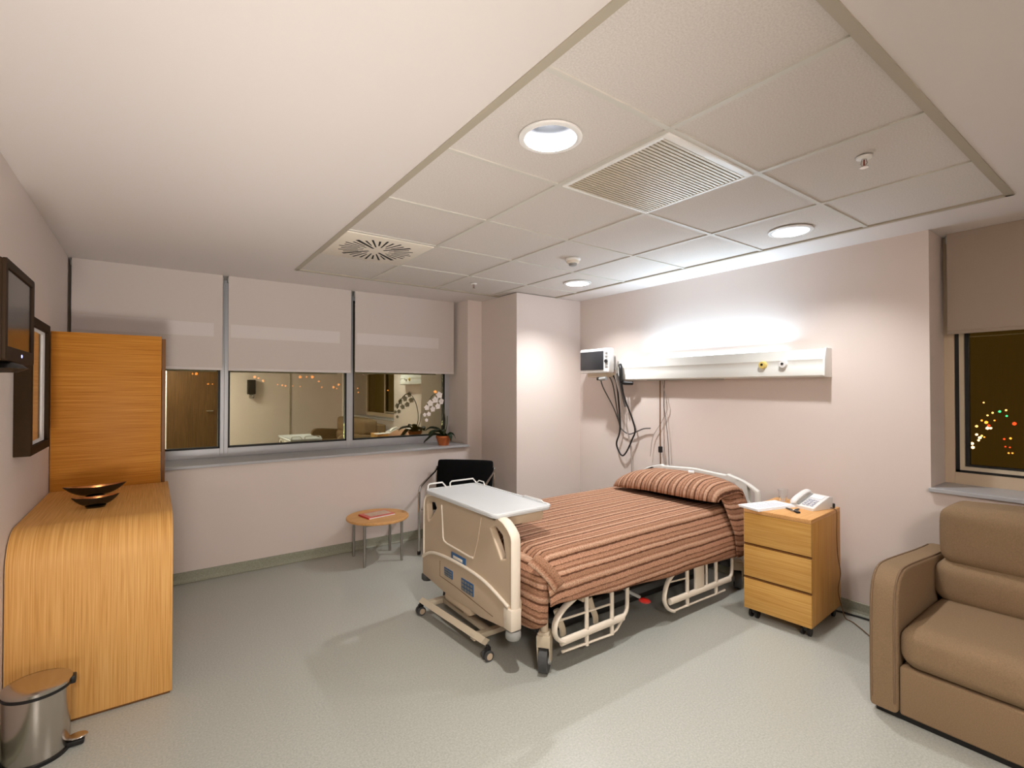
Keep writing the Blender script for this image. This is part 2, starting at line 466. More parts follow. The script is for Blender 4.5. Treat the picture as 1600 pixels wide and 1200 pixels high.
for x in GX[1:-1]: box(bm, x - w, x + w, GY[0], GY[-1], CEIL - .001, CEIL + .012)
for y in GY[1:-1]: box(bm, GX[0], GX[-1], y - w, y + w, CEIL - .0005, CEIL + .012)
part_of_struct('ceiling_grid', bm, M['grid'], ceiling)
bm = NB(); w = .028
box(bm, GX[0] - .004, GX[0] + w, GY[0], GY[-1], CEIL - .004, CEIL + .01)
box(bm, GX[-1] - w * .7, GX[-1] + .004, GY[0], GY[-1], CEIL - .004, CEIL + .01)
box(bm, GX[0], GX[-1], GY[0] - .004, GY[0] + w, CEIL - .004, CEIL + .01)
box(bm, GX[0], GX[-1], GY[-1] - w * .7, GY[-1] + .004, CEIL - .004, CEIL + .01)
part_of_struct('ceiling_edge_trim', bm, M['edge_trim'], ceiling)
# slab above, closing the void over the tiles
bm = NB(); box(bm, XL - .1, 4.25, YB - .1, 5.05, CEIL + .22, CEIL + .3); struct('ceiling_slab', bm, M['ceil'])

def skirting(name, p0, p1, nrm):
    """coved vinyl skirting along a wall from p0 to p1, nrm = into the room"""
    bm = NB(); prof = [(0, .082), (.006, .08), (.006, .03), (.010, .014), (.020, .004), (.034, .0015), (0, .0015)]
    p0, p1, nr = V(p0), V(p1), V(nrm)
    A = [bm.verts.new(p0 + nr * d + V((0, 0, z))) for d, z in prof]; B = [bm.verts.new(p1 + nr * d + V((0, 0, z))) for d, z in prof]
    n = len(prof)
    for i in range(n): bm.faces.new((A[i], A[(i + 1) % n], B[(i + 1) % n], B[i]))
    bm.faces.new(A); bm.faces.new(B[::-1])
    return struct(name, bm, M['skirt'])
skirting('baseboard_front', (XL, YW, 0), (2.865, YW, 0), (0, -1, 0))
skirting('baseboard_pillar_side', (2.865, YW, 0), (2.865, 3.865, 0), (-1, 0, 0))
skirting('baseboard_pillar_face', (2.865, 3.865, 0), (XR, 3.865, 0), (0, -1, 0))
skirting('baseboard_right', (XR, 3.865, 0), (XR, YB, 0), (-1, 0, 0))
skirting('baseboard_left', (XL, 4.5, 0), (XL, YB, 0), (1, 0, 0))

# sills
bm = NB(); box(bm, XL, 2.69, 4.462, YF + .03, .865, .887, bev=.003); struct('trim_1', bm, M['sill'])
bm = NB(); box(bm, XR - .03, XF + .02, -1.4, .915, .865, .888, bev=.003); struct('trim_2', bm, M['sill'])

# ------------------------------------------------------------------ windows
def window_y(name, x0, x1, z0=.887, z1=2.41, fw=(.03, .03), gb=.075):
    """one light of the long window: frame in the plane y = YF"""
    bm = NB(); y0, y1 = YF, YF + .07
    l, r = fw
    box(bm, x0, x0 + l, y0, y1, z0, z1, bev=.002); box(bm, x1 - r, x1, y0, y1, z0, z1, bev=.002)
    box(bm, x0 + l, x1 - r, y0, y1, z0, z0 + gb, bev=.002); box(bm, x0 + l, x1 - r, y0, y1, z1 - .06, z1, bev=.002)
    f = struct(name, bm, M['alu'])
    a, b, c, d = x0 + l, x1 - r, z0 + gb, z1 - .06; g = .014
    bm = NB()
    box(bm, a, a + g, y0 + .004, y1, c, d); box(bm, b - g, b, y0 + .004, y1, c, d)
    box(bm, a, b, y0 + .004, y1, c, c + g); box(bm, a, b, y0 + .004, y1, d - g, d)
    part_of_struct('gasket', bm, M['gasket'], f)
    bm = NB(); box(bm, a + g, b - g, y0 + .03, y0 + .036, c + g, d - g)
    part_of_struct('pane', bm, M['glass'], f)
    return f
window_y('window_1', XL, .495, fw=(.03, .03))
window_y('window_2', .495, 1.575, fw=(.03, .03))
window_y('window_3', 1.575, 2.69, fw=(.03, .055))
# inner sash edge at the right end of the third light
# side window
bm = NB(); x0, x1 = XF, XF + .07; ya, yb, z0, z1 = -1.4, .91, .888, 2.41
for (p, q) in ((yb - .05, yb), (ya, ya + .06), (-.3, -.24)): box(bm, x0, x1, p, q, z0, z1, bev=.003)
for (p, q) in ((ya + .06, -.3), (-.24, yb - .05)):
    box(bm, x0 + .001, x1, p, q, z0, z0 + .07); box(bm, x0 + .001, x1, p, q, z1 - .06, z1)
w4 = struct('window_4', bm, M['beige'])
bm = NB(); a, b, c, d = -.24, yb - .05, z0 + .07, z1 - .06
box(bm, x0 + .012, x1, b - .022, b, c, d); box(bm, x0 + .012, x1, a, b, c, c + .016); box(bm, x0 + .012, x1, a, a + .016, c, d); box(bm, x0 + .012, x1, a, b, d - .016, d)
part_of_struct('gasket', bm, M['gasket'], w4)
bm = NB()
b2, c2 = b - .022, c + .016
box(bm, x0 + .002, x1 - .01, b2 - .022, b2, c2, d); box(bm, x0 + .002, x1 - .01, a, b2 - .022, c2, c2 + .022)
part_of_struct('sash', bm, M['frame_beige'], w4)
bm = NB(); b3, c3 = b2 - .022, c2 + .022
box(bm, x0 + .02, x1 - .01, b3 - .018, b3, c3, d); box(bm, x0 + .02, x1 - .01, a, b3 - .018, c3, c3 + .012)
part_of_struct('glazing_bead', bm, M['gasket'], w4)
bm = NB(); box(bm, x0 + .035, x0 + .041, a + .016, b3 - .012, c3 + .008, d - .016); part_of_struct('pane', bm, M['glass_r'], w4)
bm = NB(); box(bm, x0 + .035, x0 + .041, ya + .06, -.3, z0 + .07, z1 - .06); part_of_struct('pane', bm, M['glass_r'], w4)

# ------------------------------------------------------------------ roller blinds
def blind_y(label, x0, x1, zb, band=None):
    y = 4.72
    r = thing('roller_blind', label, 'blind', ((x0 + x1) / 2, y, zb), 0, 'roller blinds')
    bm = NB(); box(bm, x0, x1, y - .002, y + .002, zb + .02, CEIL - .001); obj('fabric', bm, M['blind'], r, True, False)
    bm = NB(); box(bm, x0, x1, y - .006, y + .006, zb, zb + .022, bev=.003); obj('bottom_bar', bm, M['bar_lit_band'], r, True)
    bm = NB(); cyl(bm, (x0 - .008, y + .028, CEIL - .03), (x1 + .008, y + .028, CEIL - .03), .026, n=24); obj('roller', bm, M['grey'], r, True)
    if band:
        bm = NB(); box(bm, band[0], band[1], y - .0035, y - .0015, band[2], band[3], bev=.0005); obj('light_band', bm, M['bar_lit_band'], r, True, False)  # lighter strip paints in a band of light across the blind
    return r
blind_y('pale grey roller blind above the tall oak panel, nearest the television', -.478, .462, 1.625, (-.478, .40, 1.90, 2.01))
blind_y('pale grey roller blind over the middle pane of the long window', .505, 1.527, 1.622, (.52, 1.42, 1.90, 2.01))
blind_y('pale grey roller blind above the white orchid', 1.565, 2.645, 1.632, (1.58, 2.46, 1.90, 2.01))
r = thing('roller_blind', 'taupe roller blind half drawn over the window beside the sofa', 'blind', (3.92, -.25, 1.80), 0, 'roller blinds')
bm = NB(); box(bm, 3.918, 3.922, -1.38, .872, 1.82, CEIL - .001); obj('fabric', bm, M['blind_r'], r, True, False)
bm = NB(); box(bm, 3.914, 3.926, -1.38, .872, 1.80, 1.822, bev=.003); obj('bottom_bar', bm, M['blind_r'], r, True)
bm = NB(); cyl(bm, (3.948, -1.38, CEIL - .03), (3.948, .88, CEIL - .03), .026, n=24); obj('roller', bm, M['grey'], r, True)

# ------------------------------------------------------------------ ceiling fixtures
def downlight(label, cx, cy):
    r = thing('downlight', label, 'ceiling light', (cx, cy, CEIL - .006), 0, 'round ceiling downlights')
    bm = NB(); lathe(bm, [(RH - .002, .004), (RH - .002, -.003), (RH + .006, -.006), (RH + .02, -.002), (RH + .02, .005), (RH - .002, .004)], (0, 0, .003), 48)
    obj('trim_ring', bm, M['white'], r)
    bm = NB(); lathe(bm, [(RH - .002, .004), (RH - .006, .05), (.07, .11)], (0, 0, .003), 48)
    obj('reflector', bm, M['reflector'], r)
    bm = NB(); lathe(bm, [(.0, .085), (.045, .09), (.07, .108), (.07, .113), (0, .113)], (0, 0, .003), 32)
    obj('lamp', bm, M['lamp_on'], r)
    return r
dl = downlight('lit round downlight nearest the left edge of the tiled ceiling', *LAMPS[(0, 1)])
dup(dl, (*LAMPS[(3, 1)], CEIL - .006), 0, 'recessed downlight above the bedside cabinet, close to the right wall')
dup(dl, (*LAMPS[(3, 4)], CEIL - .006), 0, 'recessed downlight in the far ceiling corner above the patient monitor')

def light_area(name, loc, rot, size, power, col, shape='DISK', size_y=None, spread=PI):
    l = bpy.data.lights.new(name, 'AREA'); l.shape = shape; l.size = size
    if size_y: l.size_y = size_y
    l.energy = power; l.color = col; l.spread = spread
    o = bpy.data.objects.new(name, l); COL.objects.link(o); o.location = loc; o.rotation_euler = rot
    return o
for k, c in LAMPS.items():
    light_area('downlight_lamp', (c[0], c[1], CEIL + .078), (0, 0, 0), .09, {(0, 1): 19.5, (3, 1): 11.5, (3, 4): 19}[k], (1, .965, .93) if k == (0, 1) else (.97, .975, 1), spread=math.radians(150))

# linear return-air grille
x0, x1, y0, y1 = GX[1] + .012, GX[2] - .012, GY[1] + .012, GY[2] - .012
r = thing('air_grille', 'square slatted air grille in the ceiling beside the lit downlight', 'vent', ((x0 + x1) / 2, (y0 + y1) / 2, CEIL - .012))
bm = NB(); f = .032
box(bm, x0, x1, y0, y0 + f, CEIL - .008, CEIL + .004, bev=.002); box(bm, x0, x1, y1 - f * .4, y1, CEIL - .008, CEIL + .004, bev=.002)
box(bm, x0, x0 + f * .5, y0 + f, y1 - f * .4, CEIL - .0078, CEIL + .0038); box(bm, x1 - f * .4, x1, y0 + f, y1 - f * .4, CEIL - .0078, CEIL + .0038)
obj('frame', bm, M['white'], r, True)
bm = NB(); box(bm, x0 + .01, x1 - .01, y0 + .01, y1 - .01, CEIL + .001, CEIL + .004); obj('backing', bm, M['vent_void2'], r, True, False)
bm = NB(); n = 30
for i in range(n):
    y = y0 + f + (y1 - y0 - f * 1.4) * (i + .5) / n
    box(bm, x0 + f * .5, x1 - f * .4, y - .0055, y + .0055, CEIL - .006, CEIL + .0005)
obj('slats', bm, M['vent'], r, True, False)
# swirl diffuser
x0, x1, y0, y1 = GX[0] + .03, GX[1] - .012, GY[4] + .012, GY[5] - .012; cx, cy = (x0 + x1) / 2, (y0 + y1) / 2
r = thing('swirl_diffuser', 'square ceiling air diffuser with a sunburst of dark slots', 'vent', (cx, cy, CEIL - .012))
bm = NB(); box(bm, x0, x1, y0, y1, CEIL - .006, CEIL + .0055, bev=.003); obj('face_plate', bm, M['cream'], r, True)
bm = NB()
for k in range(32):
    t = 2 * PI * k / 32 + .1; d = V((math.cos(t), math.sin(t), 0)); s = V((-d.y, d.x, 0))
    big = k % 8 == 3
    for (ra, rb, w) in (((.05, .25, .015),) if big else ((.085 if k % 2 else .12, .245 if k % 2 else .225, .0085),)):
        p = V((cx, cy, CEIL - .0065))
        off = s * .01
        q = [p + d * ra + s * w * .5 + off, p + d * rb + s * w + off, p + d * rb - s * w * .7 + off, p + d * ra - s * w * .5 + off]
        A = [bm.verts.new(v) for v in q]; B = [bm.verts.new(v + V((0, 0, .004))) for v in q]
        bm.faces.new(A); bm.faces.new(B[::-1])
        for i in range(4): bm.faces.new((A[i], A[(i + 1) % 4], B[(i + 1) % 4], B[i]))
obj('slots', bm, M['vent_dark'], r, True, False)
# smoke detector
r = thing('smoke_detector', 'white dome smoke detector in the middle of the tiled ceiling', 'smoke detector', (2.469, 2.643, CEIL - .05))
bm = NB(); lathe(bm, [(0, .054), (.055, .054), (.056, .044), (.05, .038), (0, .038)], n=32); obj('base', bm, M['white'], r)
bm = NB(); lathe(bm, [(.046, .038), (.044, .022), (.034, .018), (0, .018)], n=32); obj('body', bm, M['cream'], r)
bm = NB(); lathe(bm, [(.03, .018), (.028, .004), (.018, 0), (0, 0)], n=24); obj('sensor_cage', bm, M['grey'], r)
# sprinklers
r = thing('sprinkler', 'ceiling sprinkler head with a red bulb, nearest the side window', 'sprinkler', (2.344, .778, CEIL - .055), 0, 'ceiling sprinklers')
bm = NB(); lathe(bm, [(.0, .06), (.036, .058), (.034, .05), (.016, .046), (0, .046)], n=28); obj('escutcheon', bm, M['white'], r)
bm = NB()
cyl(bm, (0, 0, .04), (0, 0, .05), .012)
for s in (-1, 1): tube(bm, [(0, s * .01, .042), (0, s * .014, .025), (0, s * .004, .008)], .003, 6)
lathe(bm, [(0, .008), (.02, .006), (.02, .003), (0, .003)], n=16)
obj('frame_arms', bm, M['chrome'], r)
bm = NB(); cyl(bm, (0, 0, .01), (0, 0, .042), .004, n=10); obj('glass_bulb', bm, M['brass'], r)
r.scale = (.8, .8, .8); r.location.z = CEIL - .046
dup(r, (2.316, 3.771, CEIL - .046), .6, 'small ceiling sprinkler head closest to the orchid window')

# ------------------------------------------------------------------ bed-head service unit
YA, YZ = 1.432, 3.27
r = thing('bedhead_unit', 'long white wall-mounted bedhead service panel with glowing uplight', 'bedhead panel', (3.67, 2.35, 1.55))
prof = [(3.72, 1.552), (3.625, 1.552), (3.615, 1.562), (3.617, 1.62), (3.620, 1.625), (3.620, 1.665), (3.618, 1.67), (3.64, 1.742), (3.72, 1.742)]
bm = NB(); prism(bm, prof, 'y', YA + .012, YZ - .012); obj('housing', bm, M['unit'], r, True)
for y0, y1 in ((YA, YA + .012), (YZ - .012, YZ)):
    bm = NB(); prism(bm, [(3.72, 1.549), (3.622, 1.549), (3.611, 1.56), (3.613, 1.668), (3.637, 1.746), (3.72, 1.746)], 'y', y0, y1, .002); obj('end_cap', bm, M['white'], r, True)
bm = NB(); box(bm, 3.655, 3.70, 1.72, 2.92, 1.742, 1.756, bev=.004); obj('uplight_lens', bm, M['tube_on'], r, True)
bm = NB(); box(bm, 3.64, 3.70, 2.2, 2.92, 1.546, 1.553, bev=.001); obj('downlight_lens', bm, M['grey'], r, True)
for y, mm, nm in ((1.845, 'yellow', 'yellow medical gas outlet'), (1.70, 'white', 'white medical gas outlet')):
    bm = NB(); cyl(bm, (3.624, y, 1.645), (3.596, y, 1.645), .03, .024, 24); o = obj('gas_outlet', bm, M[mm], r, True, label=nm)
    bm = NB(); cyl(bm, (3.597, y, 1.647), (3.592, y, 1.647), .009, n=12); obj('socket_hole', bm, M['black'], o, True)
light_area('bedhead_uplight', (3.645, 2.32, 1.765), (0, PI - .5, 0), .05, 11, (.62, .82, 1), 'RECTANGLE', 1.2)

# ------------------------------------------------------------------ patient monitor on the wall
r = thing('patient_monitor', 'white patient monitor with a black screen on the wall beside the bedhead panel', 'monitor', (3.56, 3.42, 1.5))
ML = lambda *a: a
bm = NB(); soft_box(bm, 3.475, 3.56, 3.235, 3.625, 1.625, 1.862, .018); obj('casing', bm, M['white'], r, True)
bm = NB(); box(bm, 3.467, 3.478, 3.295, 3.605, 1.655, 1.835, bev=.003); obj('screen', bm, M['screen_m'], r, True)
bm = NB()
for i in range(5): box(bm, 3.468, 3.478, 3.245, 3.275, 1.68 + i * .032, 1.698 + i * .032, bev=.002)
obj('buttons', bm, M['grey'], r, True)
bm = NB(); cyl(bm, (3.478, 3.258, 1.735), (3.456, 3.258, 1.735), .015, n=16); obj('knob', bm, M['black'], r, True)
bm = NB(); box(bm, 3.55, 3.719, 3.36, 3.48, 1.66, 1.80, bev=.006); obj('wall_bracket', bm, M['grey'], r, True)
bm = NB(); box(bm, 3.50, 3.62, 3.28, 3.54, 1.585, 1.627, bev=.008); obj('connector_tray', bm, M['beige'], r, True)
bm = NB(); tube(bm, [(3.50, 3.40, 1.57), (3.50, 3.30, 1.57)], .016, 12); obj('plug', bm, M['black'], r, True)
bm = NB(); tube(bm, [(3.49, 3.36, 1.565), (3.485, 3.27, 1.572)], .017, 12); obj('plug', bm, M['grey'], r, True, label='pale grey plug')
bm = NB(); tube(bm, [(3.60, 3.20, 1.70), (3.58, 3.175, 1.66), (3.58, 3.17, 1.56), (3.60, 3.16, 1.53), (3.64, 3.08, 1.525)], .018, 10, 5); obj('cable_hook', bm, M['black'], r, True)
cabs = [
    ('black', .008, [(3.56, 3.25, 1.60), (3.60, 3.24, 1.50), (3.66, 3.26, 1.2), (3.68, 3.28, 1.05), (3.68, 3.32, .93), (3.68, 3.26, .83), (3.68, 3.20, .86), (3.68, 3.12, 1.0), (3.68, 3.09, 1.08), (3.67, 3.12, 1.2), (3.62, 3.17, 1.4), (3.58, 3.18, 1.6)]),
    ('cordgrey', .006, [(3.55, 3.30, 1.60), (3.60, 3.29, 1.5), (3.67, 3.30, 1.25), (3.68, 3.27, 1.1), (3.69, 3.18, 1.04), (3.69, 3.10, 1.06), (3.69, 3.0, 1.10), (3.69, 2.92, 1.11)]),
    ('cordgrey', .009, [(3.57, 3.21, 1.62), (3.60, 3.20, 1.5), (3.64, 3.20, 1.38), (3.66, 3.19, 1.3)]),
    ('cordpale', .005, [(3.56, 3.23, 1.60), (3.62, 3.22, 1.4), (3.67, 3.22, 1.2), (3.69, 3.16, .95), (3.70, 3.15, .75), (3.70, 3.16, .5)]),
    ('cordgrey', .006, [(3.52, 3.38, 1.57), (3.56, 3.38, 1.48), (3.64, 3.33, 1.3), (3.68, 3.29, 1.15)]),
]
for mm, rr, pts in cabs:
    bm = NB(); tube(bm, pts, rr, 8, 6); obj('cable', bm, M[mm], r, True)
# call-bell cord hanging from the unit
r = thing('call_cord', 'thin brown cord hanging straight down the wall behind the bed', 'cord', (3.69, 2.81, .7))
bm = NB(); tube(bm, [(3.69, 2.81, 1.553), (3.69, 2.812, 1.1), (3.69, 2.808, .55)], .0055, 8); obj('cord', bm, M['cordbrown'], r, True)
bm = NB(); box(bm, 3.675, 3.705, 2.795, 2.825, .90, .955, bev=.006); obj('clamp', bm, M['black'], r, True)
bm = NB(); tube(bm, [(3.69, 2.79, 1.552), (3.70, 2.76, 1.40), (3.70, 2.74, 1.3), (3.70, 2.80, 1.18), (3.70, 2.9, 1.03), (3.70, 2.93, .85)], .003, 6, 6)
tag(obj('monitor_lead', bm, M['cordpale']), 'pale thin lead curving across the wall left of the hanging brown cord', 'cord', 'thin leads behind the bed')
bm = NB(); tube(bm, [(3.70, 2.77, 1.552), (3.70, 2.78, 1.35), (3.70, 2.76, 1.2), (3.70, 2.735, 1.0), (3.70, 2.725, .75)], .003, 6, 6)
tag(obj('monitor_lead', bm, M['cordgrey']), 'thin grey lead hanging just right of the brown cord behind the bed', 'cord', 'thin leads behind the bed')

# ------------------------------------------------------------------ television and framed print on the left wall
r = thing('television', 'small black wall television with a tiny blue power light', 'television', (-.44, 2.42, 1.55))
bm = NB(); box(bm, -.455, -.385, 2.195, 2.655, 1.558, 1.885, bev=.008); obj('casing', bm, M['tv'], r, True)
bm = NB(); plate(bm, [rrect(2.195, 2.655, 1.558, 1.885, .012), rrect(2.225, 2.625, 1.605, 1.857, .004)], 'x', -.387, -.377, .002); obj('bezel', bm, M['tv'], r, True)
bm = NB(); box(bm, -.387, -.3825, 2.22, 2.63, 1.60, 1.86); obj('screen', bm, M['screen'], r, True, False)
bm = NB(); cyl(bm, (-.378, 2.43, 1.582), (-.3755, 2.43, 1.582), .005, n=12); obj('power_light', bm, M['led'], r, True)
bm = NB(); box(bm, -.50, -.45, 2.36, 2.48, 1.66, 1.80, bev=.004); obj('wall_bracket', bm, M['black'], r, True)
bm = NB(); lathe(bm, [(0, 1.52), (.05, 1.522), (.075, 1.535), (.06, 1.548), (.02, 1.56), (0, 1.56)], (-.415, 2.30, 0), 24); obj('stand_base', bm, M['black'], r, True)
r = thing('picture_frame', 'dark brown box-framed picture on the left wall behind the television', 'picture', (-.47, 3.3, 1.165))
bm = NB(); plate(bm, [rrect(3.06, 3.55, 1.165, 1.80, .002, 1), rrect(3.10, 3.51, 1.205, 1.76, .002, 1)], 'x', -.50, -.442, .002); obj('frame', bm, M['picframe'], r, True)
bm = NB(); box(bm, -.498, -.462, 3.098, 3.512, 1.203, 1.762); obj('print', bm, M['print'], r, True, False)
bm = NB(); plate(bm, [rrect(3.10, 3.51, 1.205, 1.76, .002, 1), rrect(3.115, 3.44, 1.22, 1.745, .002, 1)], 'x', -.462, -.458, .0005); obj('mount', bm, M['paper'], r, True)

# ------------------------------------------------------------------ oak console and tall back panel
r = thing('oak_console', 'oak-veneer console with waterfall front and tall back panel against the left wall', 'console', (-.21, 3.3, 0))
R = .165; YF0, ZT0, YP = 2.912, .853, 4.0
bm = NB()
arc = [(YF0 + R - R * math.cos(t), ZT0 - R + R * math.sin(t)) for t in [PI / 2 * i / 12 for i in range(13)]]
th = .035
inner = [(YF0 + R - (R - th) * math.cos(t), ZT0 - R + (R - th) * math.sin(t)) for t in [PI / 2 * i / 12 for i in range(13)]]
poly = [(YF0, .012)] + arc + [(YP + .04, ZT0), (YP + .04, ZT0 - th)] + inner[::-1] + [(YF0 + th, .012)]
prism(bm, poly, 'x', XL + .004, .083, 0)
# upright grain on the front and across on the top come from the two slots
bmesh.ops.recalc_face_normals(bm, faces=bm.faces)
uvl = bm.loops.layers.uv.new('UVMap')
def arclen(y, z):
    if y <= YF0 + .04 and z < ZT0 - R: return z
    if y >= YF0 + R: return ZT0 - R + R * PI / 2 + (y - YF0 - R)
    return ZT0 - R + R * math.atan2(z - ZT0 + R, YF0 + R - y)
for f in bm.faces:
    for l in f.loops: l[uvl].uv = (l.vert.co.x, arclen(l.vert.co.y, l.vert.co.z))
obj('waterfall_top', bm, M['oak_uv'], r, True)
bm = NB(); box(bm, XL + .004, .06, YF0 + .4, YP, .02, ZT0 - th, bev=.002); obj('cabinet_body', bm, M['oak_v'], r, True)
bm = NB(); box(bm, XL + .004, .043, YP, YP + .04, ZT0, 1.815, bev=.002); obj('back_panel', bm, M['oak_h'], r, True)
bm = NB(); box(bm, .045, .066, YP + .006, YP + .05, ZT0, 1.80, bev=.002); obj('edge_post', bm, M['oak_edge'], r, True)
bm = NB(); box(bm, XL + .01, .075, YF0 + .006, YF0 + .03, .001, .014); obj('plinth', bm, M['oak_edge'], r, True, False)

# boat-shaped bowls on the console
def boat(name, label, loc, L, W, H, rot, base):
    r = thing(name, label, 'bowl', loc, rot, 'boat-shaped bowls on the console')
    def shell(k, flip):
        bm = NB(); n, m = 28, 8; rows = []
        for i in range(n + 1):
            u = -1 + 2 * i / n; row = []
            w = W * (1 - abs(u) ** 2.0) ** .8; top = H * (.86 + .14 * abs(u) ** 1.5)
            bot = base + (top - base) * abs(u) ** 2.6 if abs(u) > 0 else base
            for j in range(m + 1):
                a = PI * j / m
                y = -math.cos(a) * max(.002, w - k); z = top - (top - bot - k * .5 * (1 - abs(u))) * max(0, math.sin(a)) ** .8
                row.append(bm.verts.new((u * L * (1 - k * .5), y, z + (k * .35 if False else 0))))
            rows.append(row)
        for A, B in zip(rows, rows[1:]):
            for j in range(m): bm.faces.new((A[j], A[j + 1], B[j + 1], B[j]))
        return bm
    obj('shell', shell(0, False), M['bowl_out'], r)
    obj('lining', shell(.006, True), M['bowl_in'], r)
    bm = NB(); lathe(bm, [(0, 0), (.03, 0), (.034, base + .004), (0, base + .006)], n=20, sx=1.3); obj('foot', bm, M['bowl_out'], r)
    return r
boat('boat_bowl', 'larger dark boat-shaped bowl with upswept tips, at the back of the console', (-.262, 3.66, ZT0),  .140, .046, .074, math.radians(6), .012)
boat('boat_bowl', 'smaller dark boat-shaped bowl with copper lining, at the front of the console', (-.238, 3.36, ZT0), .098, .038, .060, math.radians(8), .006)

# ------------------------------------------------------------------ pedal bin
bx, by = -.368, 2.735; rb = .102; hb = .275
r = thing('pedal_bin', 'small stainless steel pedal bin on the floor before the oak console', 'bin', (bx, by, 0))
bm = NB(); lathe(bm, [(0, .012), (rb - .004, .012), (rb - .002, .016), (rb, hb - .01), (0, hb - .01)], n=48); obj('body', bm, M['steel'], r)
bm = NB(); lathe(bm, [(0, 0), (rb, 0), (rb + .002, .014), (rb - .002, .016), (0, .016)], n=48); obj('base_ring', bm, M['black'], r)
bm = NB(); lathe(bm, [(rb - .01, hb - .012), (rb + .005, hb - .012), (rb + .005, hb), (rb - .01, hb)], n=48); obj('rim', bm, M['black'], r)
bm = NB(); lathe(bm, [(rb + .004, hb), (rb + .005, hb + .012), (rb - .004, hb + .017), (rb * .6, hb + .022), (0, hb + .024)], n=48); obj('lid', bm, M['steel'], r)
bm = NB(); box(bm, rb - .02, rb + .016, -.02, .02, hb - .02, hb + .012, bev=.005); obj('hinge', bm, M['black'], r)
bm = NB(); ellipsoid(bm, (rb + .022, -.012, .034), (.034, .028, .006)); p = obj('pedal', bm, M['steel'], r)
bm = NB(); box(bm, rb - .03, rb + .045, -.034, .010, .004, .026, bev=.006); obj('pedal_arm', bm, M['black'], r)

# ------------------------------------------------------------------ round side table with a magazine
tx, ty, tz, tr = 1.585, 4.165, .372, .262
r = thing('side_table', 'low round beech side table with thin metal legs', 'table', (tx, ty, 0))
bm = NB(); lathe(bm, [(0, tz - .022), (tr - .006, tz - .022), (tr, tz - .016), (tr, tz - .004), (tr - .004, tz), (0, tz)], n=64); obj('tabletop', bm, M['beech'], r)
for sx, sy in ((-.168, -.15), (-.15, .175), (.15, -.165), (.168, .14)):
    bm = NB(); cyl(bm, (sx, sy, 0), (sx, sy, tz - .022), .0115, n=14); obj('leg', bm, M['gunmetal'], r)
for (a, b) in (((-.168, -.15), (.15, -.165)), ((-.15, .175), (.168, .14))):
    bm = NB(); tube(bm, [(*a, tz - .034), (*b, tz - .034)], .009, 8); obj('under_rail', bm, M['gunmetal'], r)
r = thing('magazine', 'red and pink magazine lying on the round side table', 'magazine', (tx + .0, ty + .01, tz), math.radians(8))
bm = NB(); box(bm, -.125, .125, -.085, .095, 0, .010, bev=.001); obj('pages', bm, M['paper'], r)
bm = NB(); box(bm, -.127, .127, -.087, .097, .010, .0118); obj('cover', bm, M['magred'], r, False, False)
bm = NB(); box(bm, -.088, .112, -.05, .08, .0118, .0126); obj('cover_picture', bm, M['magpic'], r, False, False)
bm = NB(); box(bm, -.1275, -.122, -.087, .097, 0, .0119); obj('spine', bm, M['red'], r, False, False)

# ------------------------------------------------------------------ armchair in the corner
r = thing('armchair', 'black padded armchair with chrome tube frame in the pillar corner', 'chair', (2.31, 4.03, 0), math.radians(-45))
bm = NB(); soft_box(bm, -.24, .24, -.25, .22, .395, .455, .022, .012); obj('seat', bm, M['black_fabric'], r)
bm = NB()
soft_box(bm, -.275, .275, -.02, .02, 0, .30, .018, .006)
bmesh.ops.rotate(bm, verts=bm.verts, cent=(0, 0, 0), matrix=Matrix.Rotation(math.radians(-12), 3, 'X'))
bmesh.ops.translate(bm, verts=bm.verts, vec=(0, .205, .475)); obj('backrest', bm, M['black_fabric'], r)
for s in (-1, 1):
    bm = NB(); x = s * .29
    tube(bm, [(x, -.26, .012), (x, -.26, .50), (x, -.25, .565), (x, -.20, .60), (x, .0, .635), (x, .20, .665), (x, .262, .70)], .0105, 12, 6)
    o = obj('side_frame', bm, M['chrome'], r)
    bm = NB(); cyl(bm, (x, -.26, 0), (x, -.26, .03), .015, n=14); obj('foot_cap', bm, M['black'], o)
    bm = NB(); tube(bm, [(x, .25, .012), (x, .235, .40), (x, .262, .70)], .0105, 12, 4); o2 = obj('rear_leg', bm, M['chrome'], r)
    bm = NB(); cyl(bm, (x, .25, 0), (x, .25, .03), .015, n=14); obj('foot_cap', bm, M['black'], o2)
bm = NB()
for y in (-.2, .18): tube(bm, [(-.29, y, .385), (.29, y, .385)], .009, 10)
obj('seat_rails', bm, M['chrome'], r)

# ------------------------------------------------------------------ orchid on the sill
SILL = .887
r = thing('potted_orchid', 'white orchid in a terracotta pot on the right end of the long sill', 'plant', (2.45, 4.585, SILL))
bm = NB(); lathe(bm, [(0, 0), (.052, 0), (.074, .075), (.08, .08), (.08, .1), (.071, .1), (.068, .082), (0, .08)], n=28); obj('pot', bm, M['terracotta'], r)
def blade(bm, pts, w, n=12):
    P = catmull(pts, n); L = []
    for i, p in enumerate(P):
        t = i / (len(P) - 1); d = (P[min(i + 1, len(P) - 1)] - P[max(i - 1, 0)]).normalized()
        s = d.cross(V((0, 0, 1))); s = s.normalized() if s.length > 1e-4 else V((1, 0, 0))
        ww = w * math.sin(PI * min(1, .12 + t * .88)) ** .7
        up = s.cross(d) * .004
        L.append([bm.verts.new(p - s * ww), bm.verts.new(p + V((0, 0, -.55 * ww))), bm.verts.new(p + s * ww), bm.verts.new(p + V((0, 0, -.55 * ww - .003)))])
    for A, B in zip(L, L[1:]):
        for k in range(4): bm.faces.new((A[k], A[(k + 1) % 4], B[(k + 1) % 4], B[k]))
